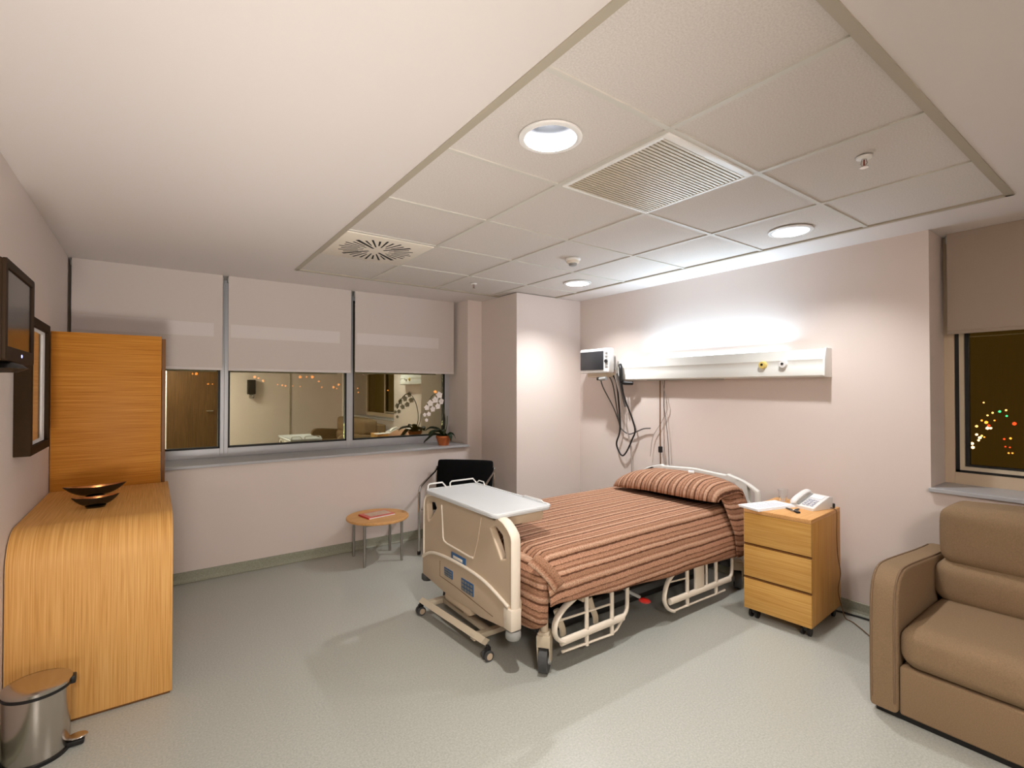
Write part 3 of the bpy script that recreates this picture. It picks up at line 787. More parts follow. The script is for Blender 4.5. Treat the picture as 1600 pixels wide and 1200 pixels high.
for pts, w in (
    ([(0, 0, .085), (-.06, -.01, .16), (-.15, -.03, .15), (-.19, -.04, .11)], .03), ([(0, .01, .085), (-.03, .05, .17), (-.10, .1, .19), (-.15, .13, .15)], .028),
    ([(0, 0, .085), (-.09, .02, .13), (-.17, .05, .07), (-.20, .06, .03)], .028),
    ([(0, -.01, .085), (.02, -.06, .13), (.03, -.09, .10), (.035, -.10, .05)], .03), ([(.01, 0, .085), (.05, -.03, .13), (.09, -.05, .12), (.11, -.06, .07)], .026), ([(0, .01, .085), (.03, .07, .15), (.04, .13, .15), (.04, .15, .11)], .026)):
    bm = NB(); blade(bm, pts, w * 1.25); obj('leaf', bm, M['leaf'], r)
stem = [(0, 0, .085), (.03, .02, .25), (.0, .02, .42), (-.06, .01, .52), (-.12, .0, .52), (-.18, -.01, .45), (-.215, -.01, .36)]
bm = NB(); tube(bm, stem, .0045, 8, 8); obj('flower_stem', bm, M['stem'], r)
bm = NB(); tube(bm, [(.01, 0, .085), (.05, .02, .2), (.06, .03, .3)], .004, 8, 6); obj('flower_stem', bm, M['stem'], r)
def flower(bm, c, s, nrm):
    nrm = V(nrm).normalized(); a = nrm.orthogonal().normalized(); b = nrm.cross(a)
    for k in range(5):
        t = 2 * PI * k / 5 + .3; d = a * math.cos(t) + b * math.sin(t); e = nrm.cross(d)
        w = s * (.62 if k % 2 else .45)
        c0 = V(c); pts = [c0, c0 + d * s * .45 + e * w + nrm * s * .12, c0 + d * s + nrm * s * .02, c0 + d * s * .45 - e * w + nrm * s * .12]
        F = [bm.verts.new(p) for p in pts]; B = [bm.verts.new(p - nrm * .003) for p in pts]
        bm.faces.new(F); bm.faces.new(B[::-1])
        for i in range(4): bm.faces.new((F[i], F[(i + 1) % 4], B[(i + 1) % 4], B[i]))
    ellipsoid(bm, V(c) + nrm * s * .1, (s * .16,) * 3, 8, 6)
for c, s, nr in (((-.055, -.02, .515), .052, (-.3, -1, .1)), ((-.035, -.02, .455), .05, (.2, -1, -.1)), ((-.10, -.03, .47), .05, (-.2, -1, 0)), ((-.075, -.03, .41), .046, (.1, -1, 0)), ((-.15, -.03, .44), .05, (-.4, -1, 0)), ((-.125, -.03, .385), .045, (0, -1, -.2)), ((-.185, -.03, .40), .042, (-.3, -1, 0)), ((-.165, -.03, .34), .036, (0, -1, 0)), ((-.205, -.03, .335), .03, (0, -1, 0)), ((-.185, -.025, .285), .028, (0, -1, 0))):
    bm = NB(); flower(bm, (c[0] * 1.12 - .0, c[1], c[2] * 1.1 - .045), s * .74, nr); obj('flower', bm, M['petal'], r, smooth=False)

# ------------------------------------------------------------------ hospital bed
BED = thing('hospital_bed', 'beige hospital bed with lowered side rails standing against the right wall', 'bed', (2.55, 2.5, 0))
FX0, FX1 = 1.485, 1.53      # footboard thickness
yc = 2.545
def smooth2(pts, k=4): return [(p.x, p.y) for p in catmull([V((a, b, 0)) for a, b in pts], k)]
outer = [(2.045, .25), (2.045, .69)] + smooth2([(2.048, .712), (2.07, .735), (2.12, .766), (2.165, .778)]) + [(2.19, .778), (2.205, .765), (2.33, .768), (2.54, .776), (2.78, .768), (2.80, .778), (2.83, .778)] + smooth2([(2.86, .777), (2.95, .772), (3.02, .755), (3.045, .72)]) + [(3.05, .69), (3.05, .23), (2.76, .20), (2.33, .20)]
holeR = [(2.10, .585), (2.145, .572), (2.245, .71), (2.20, .735), (2.13, .70)]
holeL = [(2.875, .70), (2.90, .73), (2.99, .725), (3.015, .70), (3.0, .60), (2.985, .59)]
bm = NB(); plate(bm, [outer, holeR, holeL], 'x', FX0, FX1, .009, 3); fb = obj('footboard', bm, M['beige'], BED, True)
# pale outer edge of the board
edge = [(2.043, .26), (2.043, .69), (2.05, .715), (2.075, .74), (2.12, .768), (2.165, .780), (2.19, .779)]
bm = NB(); tube(bm, [(1.508, a, b) for a, b in edge], 0, 12, flat=(.03, .012, (1, 0, 0))); obj('edge_bumper', bm, M['beige_lt'], fb, True)
edge = [(3.052, .26), (3.052, .68), (3.045, .72), (3.02, .755), (2.95, .773), (2.84, .780)]
bm = NB(); tube(bm, [(1.508, a, b) for a, b in edge], 0, 12, flat=(.03, .012, (1, 0, 0))); obj('edge_bumper', bm, M['beige_lt'], fb, True)
# pressed panel outline and lower arch
bm = NB(); tube(bm, [(1.484, a, b) for a, b in [(2.80, .735), (2.785, .60), (2.78, .535), (2.765, .515), (2.73, .508), (2.45, .50), (2.42, .505)]], .006, 8); obj('panel_bead', bm, M['beige_lt'], fb, True)
bm = NB(); tube(bm, [(1.485, a, b) for a, b in [(2.415, .505), (2.37, .62), (2.335, .755)]], .0035, 8); obj('panel_bead', bm, M['beige'], fb, True)
arch = smooth2([(3.05, .345), (2.95, .395), (2.83, .418), (2.63, .430), (2.45, .428), (2.31, .416), (2.2, .393), (2.06, .352)])
bm = NB(); prism(bm, arch + [(2.045, .24), (2.33, .205), (2.76, .205), (3.05, .23)], 'x', 1.473, 1.49, .004); obj('control_fascia', bm, M['beige'], fb, True)
bm = NB(); tube(bm, [(1.476, a, b) for a, b in arch], .010, 10); obj('arch_bead', bm, M['beige_lt'], fb, True)
bm = NB(); box(bm, 1.468, 1.535, 2.028, 2.10, .235, .345, bev=.008); obj('corner_block', bm, M['beige_lt'], fb, True)
bm = NB(); box(bm, 1.478, 1.485, 2.50, 2.67, .432, .476, bev=.003); 
o = obj('name_badge', bm, M['blue'], fb, True, label='blue name badge')
bm = NB(); box(bm, 1.4765, 1.479, 2.53, 2.64, .445, .462, bev=.001); obj('badge_text', bm, M['cream'], o, True)
for y0, y1, z0, z1 in ((2.635, 2.74, .315, .365), (2.395, 2.53, .292, .362)):
    bm = NB(); box(bm, 1.469, 1.474, y0, y1, z0, z1, bev=.002); o = obj('keypad', bm, M['blue'], fb, True, label='blue control keypad')
    bm = NB()
    for i in range(4):
        for j in range(3):
            box(bm, 1.467, 1.470, y0 + .008 + i * (y1 - y0 - .01) / 4, y0 + (i + .7) * (y1 - y0 - .01) / 4 + .008, z0 + .006 + j * (z1 - z0 - .006) / 3, z0 + (j + .6) * (z1 - z0 - .006) / 3 + .006)
    obj('keys', bm, M['gunmetal'], o, True)
bm = NB(); tube(bm, [(1.4725, a, b) for a, b in [(2.80, .385), (2.80, .29), (2.60, .285), (2.2, .255)]], .0022, 6); obj('fascia_seam', bm, M['sofa_pipe'], fb, True)
bm = NB(); box(bm, 1.475, 1.55, 2.44, 2.74, .165, .205, bev=.006); obj('lower_bracket', bm, M['beige'], fb, True)
for y, mm in ((2.06, 'grey'), (3.04, 'darkgrey')):
    bm = NB(); lathe(bm, [(0, 0), (.034, 0), (.04, .008), (.04, .036), (.034, .044), (0, .044)], (1.505, y, .186), 28); obj('corner_roller', bm, M[mm], BED, True)
# headboard
hb_o = [(1.875, .42), (1.872, .69)] + smooth2([(1.88, .715), (1.93, .745), (2.0, .778), (2.1, .806), (2.12, .812)]) + [(2.14, .802), (2.42, .818), (2.72, .802), (2.74, .812)] + smooth2([(2.76, .806), (2.86, .778), (2.93, .745), (2.98, .715)]) + [(2.988, .69), (2.985, .42)]
hR = [(1.905, .63), (1.94, .60), (2.05, .755), (2.03, .772), (1.97, .742), (1.91, .70)]
hL = [(2.955, .63), (2.92, .60), (2.81, .755), (2.83, .772), (2.89, .742), (2.95, .70)]
bm = NB(); plate(bm, [hb_o, hR, hL], 'x', 3.60, 3.64, .009, 3); hbd = obj('headboard', bm, M['unit'], BED, True)
# mattress and deck
bm = NB(); soft_box(bm, 1.70, 3.55, 2.06, 2.94, .42, .575, .04); obj('mattress', bm, M['mattress'], BED, True)
bm = NB(); box(bm, 1.62, 3.58, 2.07, 2.93, .37, .415, bev=.01); obj('deck', bm, M['frame_beige'], BED, True)
bm = NB()
for y in (2.09, 2.91): box(bm, 1.55, 3.62, y - .022, y + .022, .30, .372, bev=.008)
for x in (1.60, 3.58): box(bm, x - .03, x + .03, 2.05, 2.95, .31, .37, bev=.008)
obj('upper_frame', bm, M['frame_beige'], BED, True)
bm = NB()
for y in (2.12, 2.88): box(bm, 1.68, 3.52, y - .025, y + .025, .15, .20, bev=.008)
for x in (1.72, 3.48): box(bm, x - .03, x + .03, 2.02, 2.98, .15, .20, bev=.008)
obj('base_frame', bm, M['darkgrey'], BED, True)
for x in (1.95, 3.2):
    bm = NB(); box(bm, x - .07, x + .07, 2.35, 2.65, .20, .37, bev=.01); obj('lift_column', bm, M['black'], BED, True)
bm = NB(); box(bm, 1.78, 3.42, 2.16, 2.84, .07, .15, bev=.02); obj('underbed_shade_box', bm, M['black'], BED, True)  # black box added to deepen the shade under the bed
# castors
for x, y in ((1.65, 1.985), (1.65, 3.0), (3.50, 1.985), (3.50, 3.0)):
    bm = NB()
    cyl(bm, (x, y, .15), (x, y, .31 if x < 2 else .2), .02, n=16); box(bm, x - .03, x + .035, y - .03, y + .03, .19, .215, bev=.006)
    for s in (-1, 1): prism(bm, [(x - .035, .195), (x + .04, .195), (x + .02, .06), (x - .012, .06)], 'y', y + s * .032 - .004, y + s * .032 + .004)
    box(bm, x - .035, x + .04, y - .036, y + .036, .14, .20, bev=.004)
    turn = lambda bm: bmesh.ops.rotate(bm, verts=bm.verts, cent=(x, y, 0), matrix=Matrix.Rotation(math.radians(38), 3, 'Z'))
    turn(bm); o = obj('castor', bm, M['frame_beige'], BED, True)
    bm = NB(); cyl(bm, (x + .005, y - .022, .066), (x + .005, y + .022, .066), .066, n=32); turn(bm); obj('wheel', bm, M['darkgrey'], o, True)
    bm = NB(); cyl(bm, (x + .005, y - .034, .066), (x + .005, y + .034, .066), .022, n=16); turn(bm); obj('hub', bm, M['grey'], o, True)
# side rails (lowered); yv = plane of the rail
def rail_foot(yv):
    P = lambda a: [(x, yv, z) for x, z in a]
    bm = NB(); tube(bm, P([(1.85, .385), (1.803, .360), (1.735, .328), (1.684, .281), (1.672, .227), (1.69, .183), (1.73, .158)]), 0, 12, 5, flat=(.020, .011, (0, 1, 0)))
    o = obj('side_rail', bm, M['beige_lt'], BED, True)
    bm = NB(); tube(bm, P([(1.715, .157), (2.19, .160)]), 0, 14, flat=(.016, .021, (0, 1, 0))); obj('rail_bar', bm, M['beige_lt'], o, True)
    bm = NB(); tube(bm, P([(2.227, .365), (2.226, .30), (2.221, .20), (2.185, .158)]), .012, 10, 4); obj('rail_end', bm, M['beige_lt'], o, True)
    bm = NB(); tube(bm, P([(1.724, .106), (1.9, .098), (2.09, .090), (2.135, .104), (2.20, .16)]), .0075, 8); obj('lower_bar', bm, M['beige_lt'], o, True)
    bm = NB()
    for x in (1.90, 2.097): tube(bm, P([(x, .375), (x, .088)]), .0125, 10)
    obj('uprights', bm, M['beige_lt'], o, True)
    bm = NB(); tube(bm, P([(1.70, .272), (2.10, .260)]), .006, 8); obj('cross_bar', bm, M['beige_lt'], o, True)
def rail_head(yv):
    P = lambda a: [(x, yv, z) for x, z in a]
    bm = NB(); tube(bm, P([(2.74, .335), (2.665, .310), (2.595, .256), (2.566, .171), (2.600, .104), (2.66, .070)]), 0, 12, 5, flat=(.016, .010, (0, 1, 0)))
    o = obj('side_rail', bm, M['beige_lt'], BED, True)
    bm = NB(); tube(bm, P([(2.62, .138), (3.30, .130)]), 0, 14, flat=(.016, .021, (0, 1, 0))); obj('rail_bar', bm, M['beige_lt'], o, True)
    bm = NB(); tube(bm, P([(3.335, .32), (3.335, .25), (3.325, .16), (3.28, .13)]), .012, 10, 4); obj('rail_end', bm, M['beige_lt'], o, True)
    bm = NB(); tube(bm, P([(2.65, .072), (2.80, .071), (3.119, .065), (3.24, .066)]), .0075, 8); obj('lower_bar', bm, M['beige_lt'], o, True)
    bm = NB()
    for x in (2.803, 3.13): tube(bm, P([(x, .325), (x, .068)]), .0125, 10)
    obj('uprights', bm, M['beige_lt'], o, True)
    bm = NB(); box(bm, 2.885, 2.985, yv - .008, yv + .008, .13, .325, bev=.004); obj('control_plate', bm, M['beige_lt'], o, True)
    bm = NB(); tube(bm, P([(3.02, .325), (3.02, .14)]), .008, 8); obj('thin_upright', bm, M['beige_lt'], o, True)
    bm = NB(); tube(bm, P([(2.60, .262), (2.80, .246)]), .005, 8); obj('cross_bar', bm, M['beige_lt'], o, True)
rail_foot(1.93); rail_head(1.93); rail_foot(3.06); rail_head(3.06)
for y0, y1 in ((1.942, 2.09), (2.91, 3.048)):
    for xs in ((1.90, 2.097), (2.803, 3.13)):
        for x in xs:
            bm = NB(); box(bm, x - .015, x + .015, y0, y1, .315, .35, bev=.004)
            obj('rail_arm', bm, M['frame_beige'], BED, True)
bm = NB()
for x in (1.745, 1.99): tube(bm, [(x - .01, 1.99, .30), (x, 1.98, .25), (x + .02, 1.975, .20), (x + .03, 1.98, .16)], 0, 8, 4, flat=(.02, .012, (1, 0, 0)))
obj('rail_levers', bm, M['frame_beige'], BED, True)
bm = NB(); tube(bm, [(2.24, 2.0, .305), (2.30, 1.97, .26), (2.36, 1.95, .225)], .010, 10); o = obj('release_lever', bm, M['grey'], BED, True)
bm = NB(); ellipsoid(bm, (2.40, 1.945, .195), (.055, .02, .017), rot=Matrix.Rotation(math.radians(20), 3, 'Y')); obj('lever_grip', bm, M['red'], o, True, label='red lever grip')
bm = NB(); box(bm, 2.235, 2.285, 1.965, 1.99, .325, .355, bev=.006); obj('cable_clip', bm, M['green'], BED, True, label='green clip')

# ------------------------------------------------------------------ bedspread
def hem(x): return .388 - .055 * (x - 1.60) / .55 if x < 2.15 else .333 - .042 * (x - 2.15) / 1.1 + .006 * math.sin(x * 9)
def sec(x):
    """cross-section of the draped cover: list of (y, z)"""
    top = .603 + .012 * math.sin((x - 1.7) * 1.2); h = hem(x); pts = []
    n = 14
    for i in range(n):               # near side going up
        t = i / n; z = h + (top - .045 - h) * t
        pts.append((1.904 + .081 * t ** 2.4 + .004 * math.sin(x * 14 + 3 * t) * (1 - t), z))
    for i in range(6):
        a = PI / 2 * i / 6; pts.append((2.03 - .045 * math.cos(a), top - .045 + .045 * math.sin(a)))
    for i in range(29):
        t = i / 28; pts.append((2.03 + .94 * t, top + .006 * math.sin(PI * t)))
    for i in range(1, 7):
        a = PI / 2 * i / 6; pts.append((2.97 + .03 * math.sin(a), top - .045 + .045 * math.cos(a)))
    for i in range(1, 11):
        t = i / 10; pts.append((3.0 + .02 * t, top - .045 - (top - .045 - .33) * t))
    return pts
def strip_mesh(rows, th=.006, uvs=None):
    """cloth sheet with thickness from rows of points; uv.x = arc length across, uv.y = along"""
    bm = NB(); uvl = bm.loops.layers.uv.new('UVMap')
    G = [[bm.verts.new(p) for p in row] for row in rows]
    def U(i, j): return uvs[i][j]
    nr, nc = len(rows), len(rows[0])
    for i in range(nr - 1):
        for j in range(nc - 1):
            f = bm.faces.new((G[i][j], G[i][j + 1], G[i + 1][j + 1], G[i + 1][j]))
            for l, (a, b) in zip(f.loops, ((i, j), (i, j + 1), (i + 1, j + 1), (i + 1, j))): l[uvl].uv = U(a, b)
    return bm
def add_cloth(name, rows, uvs, m, parent=None, th=.008):
    o = obj(name, strip_mesh(rows, th, uvs), m, parent, world=parent is not None)
    md = o.modifiers.new('thick', 'SOLIDIFY'); md.thickness = th; md.offset = 0
    return o
rows, uvs = [], []
nx = 60
for i in range(nx + 1):
    x = 1.62 + (3.53 - 1.62) * i / nx
    s = sec(x); row = []; uv = []; d = 0
    base = sum(math.dist(s[k], s[k + 1]) for k in range(20))
    for k, (y, z) in enumerate(s):
        if k: d += math.dist(s[k - 1], s[k])
        w = noise.noise(V((x * 5, y * 5, z * 5))) * .006
        sag = 0
        if x < 1.70: sag = -.05 * ((1.70 - x) / .08) ** 2 * (1 if z > .5 else .3)
        row.append((x, y, z + w * .7 + sag)); uv.append((d - base + 2.0, x))
    rows.append(row); uvs.append(uv)
SPREAD = thing('bedspread', 'brown and rust striped woven bedspread covering the hospital bed', 'bedspread', (2.55, 2.5, .56))
add_cloth('cover', rows, uvs, M['cloth'], SPREAD)
# bulging tucked end at the foot, behind the footboard
bm = NB(); ellipsoid(bm, (1.615, 2.46, .395), (.052, .525, .185), 64, 28, .38)
uvl = bm.loops.layers.uv.new('UVMap')
for v in bm.verts: v.co.x += .005 * math.sin(v.co.z * 60 + v.co.y * 9); v.co.y += .004 * math.sin(v.co.z * 48)
for f in bm.faces:
    for l in f.loops: l[uvl].uv = (l.vert.co.z * .9 + .25 * (l.vert.co.x - 1.6), l.vert.co.y + l.vert.co.x)
o = obj('foot_tuck', bm, M['cloth'], SPREAD, True)
# diagonal corner pleat
ra = [(1.55, 1.975, .60), (1.585, 1.945, .565), (1.63, 1.917, .51), (1.665, 1.904, .455)]
ra = [tuple(p) for p in catmull(ra, 5)]
rows = [[(p[0] + .019 * s, p[1] - .006 + (-.004 if s in (1, 2) else .004), p[2] + .014 * s) for s in (-1, 0, 1, 2)] for p in ra]
uvs = [[(.20 + s * .012, i * .02) for s in range(4)] for i in range(len(rows))]
add_cloth('corner_pleat', rows, uvs, M['cloth'], SPREAD, .008)

# pillow under the folded-back end of the spread
PIL = thing('pillow', 'plump pillow under the folded striped cover at the bed head', 'pillow', (3.36, 2.45, .61))
def pillow_rows():
    rows, uvs = [], []
    nu, nv = 26, 44
    for i in range(nu + 1):
        a = PI * i / nu      # 0 front lip .. PI back lip
        row, uv = [], []
        for j in range(nv + 1):
            t = j / nv; y = 1.945 + .97 * t; e = max(0, 1 - abs(2 * t - 1) ** 3.6) ** .5
            x = 3.36 - .205 * math.copysign(abs(math.cos(a)) ** .75, math.cos(a)) * (.80 + .2 * e)
            z = .668 + (.035 + .105 * e) * max(0, math.sin(a)) ** .8 * (1.0 + .10 * math.cos(a - PI) )
            z += noise.noise(V((x * 7, y * 7, 1))) * .006 * math.sin(a) - .028 * max(0, (t - .55) / .45) ** 1.5 + .008 * (1 - t)
            row.append((x, y, z)); fan = (y - 1.965) * (1 + .06 * i / nu)
            uv.append((fan + .03, x))
        rows.append(row); uvs.append(uv)
    return rows, uvs
pr, pu = pillow_rows()
add_cloth('cover', pr, pu, M['cloth'], PIL, .006)
bm = NB(); ellipsoid(bm, (3.41, 2.44, .672), (.15, .44, .07), 32, 16, .75); obj('cushion', bm, M['gap_shade'], PIL, True)  # coloured near black to paint the shade under the pillow lip
# side drop of the cover
rows, uvs = [], []
for i in range(13):
    x = 3.315 + .245 * i / 12
    row, uv = [], []
    for k in range(14):
        t = k / 13; z = .715 + (.285 - .715) * t + .01 * math.sin(x * 20)
        y = 1.985 - .09 * min(1, t * 1.6) ** .8 + .004 * math.sin(x * 30)
        xx = x - .05 * (1 - t) * (1 - i / 12) + .02 * t
        row.append((xx, y, z)); uv.append((-.38 * t + .16 * (x - 3.3), x))
    rows.append(row); uvs.append(uv)
add_cloth('side_drop', rows, uvs, M['cloth'], PIL, .007)
# remote on the pillow
r = thing('bed_remote', 'small white handset lying on top of the striped pillow', 'remote control', (3.40, 2.30, .812), math.radians(35))
bm = NB(); soft_box(bm, -.032, .032, -.022, .022, 0, .02, .008); obj('casing', bm, M['white'], r)
bm = NB(); box(bm, -.02, .012, -.012, .012, .0195, .0215, bev=.0008); obj('buttons', bm, M['lcd'], r)

# ------------------------------------------------------------------ overbed table
r = thing('overbed_table', 'white overbed table on a castored base, tray above the footboard', 'table', (1.5, 2.4, 0))
tx0, tx1, ty0, ty1, tzz = 1.452, 1.85, 2.15, 2.975, .806
bm = NB(); plate(bm, [rrect(tx0, tx1, ty0, ty1, .045)], 'z', tzz - .024, tzz, .007); tp = obj('tray', bm, M['tray_white'], r, True)
bm = NB(); plate(bm, [rrect(tx0 - .004, tx1 + .004, ty0 - .004, ty1 + .004, .048), rrect(tx0 + .014, tx1 - .014, ty0 + .014, ty1 - .014, .035)], 'z', tzz - .012, tzz + .004, .003); obj('tray_rim', bm, M['tray_white'], tp, True)
bm = NB(); prism(bm, [(1.57, .76), (1.57, .782), (1.82, .782), (1.805, .722), (1.60, .722)], 'y', 2.19, 2.52, .004); obj('under_tray', bm, M['beige'], r, True)
bm = NB(); box(bm, 1.537, 1.70, 2.24, 2.66, .70, .782, bev=.006); obj('support_arm', bm, M['black'], r, True)
for a, b in ((1.465, 1.60), (1.63, 1.84)):
    bm = NB(); y = ty1 - .02
    tube(bm, [(a, y, tzz), (a, y, tzz + .028), (a + .012, y, tzz + .038), (b - .03, y, tzz + .038), (b, y - .0, tzz + .004)], .005, 8); obj('wire_rail', bm, M['white'], r, True)
bm = NB(); tube(bm, [(tx1 - .012, ty1 - .02, tzz + .002), (tx1 - .01, ty1 - .05, tzz + .026), (tx1 - .01, ty1 - .11, tzz + .026), (tx1 - .012, ty1 - .13, tzz + .002)], .004, 8); obj('wire_rail', bm, M['white'], r, True)
bm = NB(); tube(bm, [(tx1 - .012, 2.42, tzz + .002), (tx1 - .01, 2.40, tzz + .012), (tx1 - .01, 2.24, tzz + .012), (tx1 - .012, 2.22, tzz + .002)], .004, 8); obj('wire_rail', bm, M['white'], r, True)
bm = NB(); box(bm, 1.537, 1.560, 2.56, 2.62, .10, .72, bev=.003); obj('column', bm, M['beige'], r, True)
bm = NB(); tube(bm, [(1.425, 2.95, .095), (1.47, 2.27, .095)], 0, 4, flat=(.022, .03, (0, 0, 1))); obj('base_bar', bm, M['frame_beige'], r, True)
for ys in (2.90, 2.36):
    bm = NB(); box(bm, 1.44, 2.05, ys - .022, ys + .022, .075, .105, bev=.004); obj('base_leg', bm, M['frame_beige'], r, True)
bm = NB(); box(bm, 1.535, 1.575, 2.36, 2.90, .078, .104, bev=.004); obj('base_cross_bar', bm, M['frame_beige'], r, True)
for x, y in ((1.42, 2.965), (1.475, 2.255), (2.04, 2.90), (2.04, 2.36)):
    bm = NB(); cyl(bm, (x, y, .045), (x, y, .08), .010, n=12); box(bm, x - .018, x + .018, y - .008, y + .008, .03, .07, bev=.004); o = obj('castor', bm, M['black'], r, True)
    for s in (-1, 1):
        bm = NB(); cyl(bm, (x, y + s * .008, .027), (x, y + s * .022, .027), .027, n=24); obj('wheel', bm, M['darkgrey'], o, True)
        bm = NB(); cyl(bm, (x, y + s * .021, .027), (x, y + s * .024, .027), .018, n=20); obj('wheel_disc', bm, M['beige'], o, True)

# ------------------------------------------------------------------ bedside cabinet
r = thing('bedside_cabinet', 'oak three-drawer bedside cabinet on black castors beside the bed', 'cabinet', (3.355, 1.53, 0), math.radians(4))
dx, dy, zb, zt = .25, .197, .065, .70
bm = NB(); box(bm, -dx + .02, dx, -dy, dy, zb, zt - .024, bev=.0015); obj('body', bm, M['oak_v'], r)
bm = NB(); box(bm, -dx, dx, -dy, dy, zt - .024, zt, bev=.0015); obj('top', bm, M['beech'], r)
for z0, z1 in ((.484, .674), (.272, .468), (.065, .256)):
    bm = NB(); box(bm, -dx, -dx + .0195, -dy, dy, z0, z1, bev=.0015); o = obj('drawer', bm, M['oak_y'], r)
    bm = NB(); box(bm, -dx + .004, -dx + .0195, -dy + .002, dy - .002, z1 + .001, z1 + .009); obj('finger_pull', bm, M['oak_edge'], o, smooth=False)
for sx in (-1, 1):
    for sy in (-1, 1):
        x, y = sx * (dx - .05), sy * (dy - .045)
        bm = NB(); cyl(bm, (x, y, .03), (x, y, zb), .011, n=12); box(bm, x - .024, x + .024, y - .012, y + .012, .03, .06, bev=.006); o = obj('castor', bm, M['black'], r)
        bm = NB()
        for s in (-1, 1): cyl(bm, (x, y + s * .012, .028), (x, y + s * .026, .028), .028, n=24)
        obj('wheels', bm, M['black'], o)
# things on it
r = thing('telephone', 'white desk telephone on the right of the bedside cabinet', 'telephone', (3.462, 1.46, .70), math.radians(-14))
bm = NB(); prism(bm, [(-.09, 0), (.09, 0), (.09, .075), (.06, .082), (-.09, .016)], 'y', -.082, .085, .004); obj('base', bm, M['white'], r)
sl = math.atan2(.066, .15); Rm = Matrix.Rotation(-sl, 4, 'Y')
def on_slope(bm): bmesh.ops.transform(bm, matrix=Matrix.Translation((-.09, 0, .016)) @ Rm, verts=bm.verts)
bm = NB(); tube(bm, [(.004, .055, .010), (.012, .055, .020), (.045, .055, .027), (.115, .055, .027), (.150, .055, .020), (.158, .055, .010)], 0, 12, 5, flat=(.021, .011, (0, 1, 0))); on_slope(bm); obj('handset', bm, M['white'], r)
bm = NB()
for i in range(4):
    for j in range(3): box(bm, .02 + i * .02, .034 + i * .02, -.062 + j * .026, -.044 + j * .026, 0, .006, bev=.002)
on_slope(bm); obj('keypad', bm, M['lcd'], r)
bm = NB(); box(bm, .108, .145, -.065, .015, 0, .004, bev=.001); on_slope(bm); obj('index_card', bm, M['paper'], r)
bm = NB(); box(bm, .01, .155, .022, .034, -.002, .004, bev=.001); on_slope(bm); obj('cradle_groove', bm, M['grey'], r)
bm = NB(); box(bm, .085, .125, -.075, -.02, 0, .03, bev=.004); obj('rear_foot', bm, M['black'], r)
r = thing('paper_stack', 'stack of white papers on the left of the bedside cabinet', 'papers', (3.245, 1.632, .70), math.radians(-14))
for k in range(3):
    bm = NB(); box(bm, -.165, .165, -.075 + .004 * k, .078 + .003 * k, .0045 * k, .0045 * k + .004); obj('sheets', bm, M['paper'], r, smooth=False)
bm = NB()
for q in range(9): box(bm, -.13 + q * .028, -.118 + q * .028, -.05, .06 - .02 * (q % 3), .0130, .0136)
obj('printed_lines', bm, M['lcd'], r, smooth=False)
r = thing('key_bunch', 'small dark key bunch between the papers and telephone', 'keys', (3.265, 1.478, .70), math.radians(50))
bm = NB(); tube(bm, [(.018 * math.cos(t), .018 * math.sin(t), .004) for t in [2 * PI * i / 20 for i in range(20)]], .003, 8, closed=True); obj('ring', bm, M['gunmetal'], r)
for a in (.3, -.9):
    bm = NB(); tube(bm, [(.016 * math.cos(a), .016 * math.sin(a), .006), (.06 * math.cos(a), .06 * math.sin(a), .006)], 0, 8, flat=(.004, .008, (0, 0, 1))); obj('key', bm, M['darkgrey'], r)
bm = NB(); soft_box(bm, -.062, -.02, -.012, .012, 0, .012, .005); obj('fob', bm, M['black'], r)
r = thing('plastic_cup', 'clear plastic cup at the back of the bedside cabinet', 'cup', (3.50, 1.655, .70))
bm = NB(); lathe(bm, [(0, .003), (.022, .003), (.032, .078), (.034, .078), (.034, .08), (.030, .08), (.023, 0), (0, 0)], n=28); obj('cup_wall', bm, M['cup'], r)
# phone lead
bm = NB(); tube(bm, [(3.52, 1.39, .71), (3.50, 1.336, .706), (3.492, 1.322, .68), (3.488, 1.322, .55), (3.50, 1.321, .42), (3.535, 1.320, .30), (3.50, 1.320, .20), (3.55, 1.318, .08), (3.58, 1.31, .008), (3.55, 1.25, .006), (3.40, 1.10, .006), (3.2, .99, .006), (3.10, .96, .006)], .0028, 6, 6)
tag(obj('telephone_lead', bm, M['cordbrown']), 'thin brown telephone lead down the side of the bedside cabinet', 'cord')
bm = NB(); tube(bm, [(3.62, 1.45, .008), (3.66, 1.36, .008), (3.675, 1.15, .008), (3.67, .95, .008)], .006, 8, 6)
tag(obj('power_cable', bm, M['black']), 'black power cable on the floor along the skirting by the sofa', 'cord')

# ------------------------------------------------------------------ sofa
SY1, SY0 = .885, -1.05
r = thing('sofa', 'tan tweed sofa with rounded armrest under the side window', 'sofa', (3.15, -.08, 0))
armp = smooth2([(2.672, .03), (2.668, .25), (2.672, .46), (2.684, .55), (2.71, .605), (2.76, .638), (2.84, .645), (3.04, .632), (3.3, .612), (3.55, .60)], 4) + [(3.60, .59), (3.60, .03)]
for y0, y1 in ((.775, SY1), (SY0, SY0 + .11)):
    bm = NB(); plate(bm, [armp], 'y', y0, y1, .018, 5); arm = obj('armrest', bm, M['sofa'], r, True)
    for yy in ((y0 + .012, y1 - .012) if y0 > 0 else (y1 - .012,)):
        bm = NB(); pts = [(x + .0, yy, z) for x, z in armp[1:-3]]
        tube(bm, pts, .0042, 6); obj('piping', bm, M['sofa_pipe'], arm, True)
bm = NB(); soft_box(bm, 2.675, 3.58, SY0 + .112, .772, .03, .242, .012); obj('base', bm, M['sofa'], r, True)
bm = NB(); soft_box(bm, 2.655, 3.30, SY0 + .115, .769, .246, .425, .065, .012, 6); obj('seat_cushion', bm, M['sofa'], r, True)
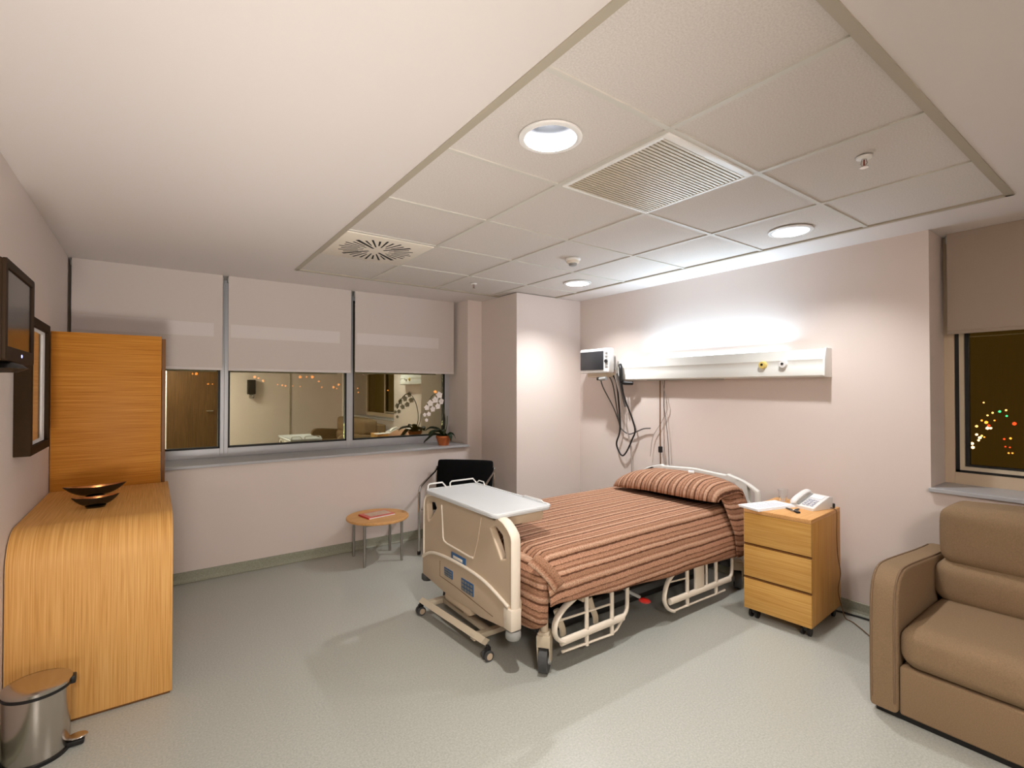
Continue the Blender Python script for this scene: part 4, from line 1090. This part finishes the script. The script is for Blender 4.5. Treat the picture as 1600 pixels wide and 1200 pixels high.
bm = NB(); soft_box(bm, 3.17, 3.46, SY0 + .12, .765, .40, .615, .07, .02, 6); obj('lower_back_cushion', bm, M['sofa'], r, True)
bm = NB(); soft_box(bm, 3.19, 3.46, SY0 + .14, .742, .60, .885, .05, .022, 6); obj('upper_back_cushion', bm, M['sofa'], r, True)
bm = NB(); soft_box(bm, 3.44, 3.62, SY0 + .112, .772, .20, .80, .03); obj('back_frame', bm, M['sofa'], r, True)
bm = NB(); box(bm, 2.70, 3.56, SY0 + .02, SY1 - .02, 0, .035); obj('plinth', bm, M['black'], r, True, False)

# ------------------------------------------------------------------ rest of the room, seen in the window reflections; added fill lamps
bm = NB(); box(bm, .22, 1.12, YB, YB + .045, 0, 2.08, bev=.003); d = struct('door_1', bm, M['door_wood'])
bm = NB(); tube(bm, [(1.02, YB + .045, 1.02), (1.02, YB + .09, 1.02), (.90, YB + .09, 1.02)], .01, 10); part_of_struct('door_handle', bm, M['chrome'], d)
bm = NB(); box(bm, .16, .22, YB, YB + .06, 0, 2.14); box(bm, 1.12, 1.18, YB, YB + .06, 0, 2.14); box(bm, .16, 1.18, YB, YB + .06, 2.08, 2.14); struct('trim_3', bm, M['ceil'])
bm = NB(); box(bm, XL, XL + .04, .2, 2.0, 0, 2.14, bev=.003); d = struct('added_door', bm, M['door_wood'])  # unseen dark door, added so the side window reflects something dark
bm = NB(); tube(bm, [(XL + .04, .34, 1.02), (XL + .09, .34, 1.02), (XL + .09, .46, 1.02)], .01, 10); part_of_struct('door_handle', bm, M['chrome'], d)
r = thing('soap_dispenser', 'dark wall-mounted dispenser reflected in the middle window pane', 'dispenser', (1.74, YB + .06, 1.3))
bm = NB(); box(bm, 1.66, 1.82, YB, YB + .11, 1.36, 1.68, bev=.015); obj('housing', bm, M['black'], r, True)
bm = NB(); box(bm, 1.69, 1.79, YB + .02, YB + .12, 1.27, 1.36, bev=.02); obj('nozzle', bm, M['chrome'], r, True)
bm = NB(); box(bm, 2.53, 2.555, YB, YB + .012, 0, CEIL); struct('trim_4', bm, M['edge_trim'])
def fill_panel(label, x, y, power):
    r = thing('fill_panel_light', label, 'ceiling light', (x, y, CEIL - .03))
    bm = NB(); plate(bm, [rrect(-.31, .31, -.31, .31, .01), rrect(-.28, .28, -.28, .28, .005)], 'z', 0, .03, .002); obj('frame', bm, M['white'], r)
    bm = NB(); box(bm, -.28, .28, -.28, .28, .012, .028); obj('diffuser', bm, M['fill_panel_on'], r, smooth=False)
    light_area('fill_panel_lamp', (x, y, CEIL - .035), (0, 0, 0), .55, power, (1, .95, .90), 'SQUARE')
fill_panel('added square fill light panel on the ceiling behind the viewer', -.1, -1.2, 74)  # added panel, out of view, brightens the room from behind the viewer

# added fill lamp: tilted floor uplighter, unseen beside the viewer
ux, uy, uz = -.16, -.55, .55
aim = V((.5, 2.7, CEIL)) - V((ux, uy, uz)); q = aim.to_track_quat('Z', 'Y').to_matrix().to_4x4()
r = thing('fill_uplighter', 'added unseen fill lamp with a white tilted bowl beside the viewer', 'fill lamp', (ux, uy, 0))
def head(bm): bmesh.ops.transform(bm, matrix=Matrix.Translation((0, 0, uz)) @ q, verts=bm.verts)
bm = NB(); lathe(bm, [(0, -.16), (.06, -.155), (.20, -.08), (.26, 0), (.252, 0), (.192, -.072), (.055, -.145), (0, -.15)], n=32); head(bm); obj('bowl', bm, M['white'], r)
bm = NB(); cyl(bm, (0, 0, .02), (0, 0, uz - .12), .011, n=14); obj('pole', bm, M['gunmetal'], r)
bm = NB(); lathe(bm, [(0, 0), (.115, 0), (.115, .014), (.02, .022), (0, .022)], n=32); obj('base', bm, M['gunmetal'], r)
bm = NB(); lathe(bm, [(0, -.05), (.07, -.05), (.07, -.042), (0, -.04)], n=24); head(bm); obj('lamp', bm, M['lamp_on'], r)
lo = light_area('fill_uplighter_lamp', V((ux, uy, uz)) + aim.normalized() * .01, (0, 0, 0), .48, 16, (1, .95, .90), spread=math.radians(78))
lo.rotation_euler = (-aim).to_track_quat('Z', 'Y').to_euler()

# ------------------------------------------------------------------ night outside
w = bpy.data.worlds.new('night'); SC.world = w; w.use_nodes = True
w.node_tree.nodes['Background'].inputs[0].default_value = (.060, .034, .006, 1)
w.node_tree.nodes['Background'].inputs[1].default_value = 1.0

YAW, PITCH, FPX = math.radians(36.0044), math.radians(.6469), 771.5
Fv = V((math.sin(YAW) * math.cos(PITCH), math.cos(YAW) * math.cos(PITCH), math.sin(PITCH)))
Rv = V((math.cos(YAW), -math.sin(YAW), 0)); Uv = Rv.cross(Fv)
def bearing(u, v): return Rv * (u - 800) / FPX + Uv * (600 - v) / FPX + Fv
LC = {'orange': emitter('orange_street_light', (1, .32, .06, 1), 6), 'amber': emitter('amber_street_light', (1, .55, .22, 1), 6), 'red': emitter('red_tail_light', (1, .06, .02, 1), 5),
      'green': emitter('green_traffic_light', (.05, .8, .4, 1), 4), 'pale': emitter('pale_headlight', (1, .75, .55, 1), 6)}
lamp_me = {}
def city_light(kind, p, rad, label, group):
    key = (kind, round(rad, 3))
    if key not in lamp_me:
        bm = NB(); bmesh.ops.create_icosphere(bm, subdivisions=1, radius=rad)
        me = bpy.data.meshes.new('city_light'); bm.to_mesh(me); bm.free(); me.materials.append(LC[kind]); lamp_me[key] = me
    o = bpy.data.objects.new('city_light', lamp_me[key]); COL.objects.link(o); o.location = p
    return tag(o, label, 'light', group)
C0 = V((0, 0, HC))
# avenue far below the side window (ground 30 m down)
for u, v, k, s in ((1537, 629, 'amber', 1), (1562, 643, 'green', 1.6), (1572, 641, 'amber', 1.2), (1573, 650, 'green', 1.3), (1543, 649, 'amber', 1.1), (1551, 645, 'amber', 1.2), (1534, 657, 'orange', 1.2), (1541, 660, 'orange', 2.0), (1545, 665, 'red', 1.6), (1554, 657, 'orange', 1), (1585, 662, 'red', 2.2), (1526, 666, 'amber', 1.6), (1543, 669, 'pale', 2), (1548, 669, 'pale', 1.6), (1526, 679, 'pale', 1.6), (1531, 684, 'pale', 2), (1534, 681, 'amber', 1.3), (1538, 683, 'orange', 1), (1529, 688, 'pale', 1.4), (1519, 693, 'pale', 2), (1520, 699, 'pale', 2), (1569, 686, 'red', 1.2), (1579, 685, 'orange', 1.4), (1571, 698, 'red', 1), (1578, 699, 'red', 1), (1576, 708, 'orange', .9), (1582, 708, 'orange', .9), (1509, 681, 'red', 1.8)):
    d = bearing(u, v); t = (-30 - HC) / d.z; p = C0 + d * t
    lab = {'red': 'red point of traffic light far below the side window', 'green': 'green point of traffic signal far below the side window', 'pale': 'pale headlight glow far below the side window'}.get(k, 'amber point of street light far below the side window')
    city_light(k, p, round(t / FPX * s * 1.25, 1), lab, {'red': 'red traffic lights', 'green': 'green signals', 'pale': 'headlights'}.get(k, 'street lights') + ' seen from the side window')
# street lamps along the hillside beyond the long window
for u, v, s in ((307, 584, 1.8), (301, 584, 1.1), (325, 600, 1.3), (332, 600, .9), (398, 589, 1.9), (404, 591, 1.2), (411, 595, 1.6), (434, 601, 1), (441, 602, 1.3), (446, 603, 1.2), (457, 603, .9), (469, 589, 2), (479, 589, 1.3), (488, 589, 2), (498, 596, 1.3), (469, 604, 1), (503, 605, 1.2), (521, 605, 1.6), (529, 601, 1.6), (526, 607, 1.1), (559, 607, 1), (560, 613, 1), (680, 612, 2.2), (606, 610, 1)):
    d = bearing(u, v); p = C0 + d * 400
    city_light('orange', p, round(400 / FPX * s * 1.25, 1), 'orange street lamp on the hillside seen through the long window', 'hillside street lamps')

# ------------------------------------------------------------------ camera
cam = bpy.data.cameras.new('camera'); co = bpy.data.objects.new('camera', cam); COL.objects.link(co)
cam.sensor_fit = 'HORIZONTAL'; cam.sensor_width = 36; cam.lens = 36 * FPX / 1600
cam.clip_start = .02; cam.clip_end = 5000
co.location = C0
co.rotation_euler = (PI / 2 + PITCH, 0, -YAW)
SC.camera = co
vs = SC.view_settings; vs.view_transform = 'Standard'; vs.look = 'None'; vs.gamma = 1; vs.use_curve_mapping = False; vs.exposure = 0.22
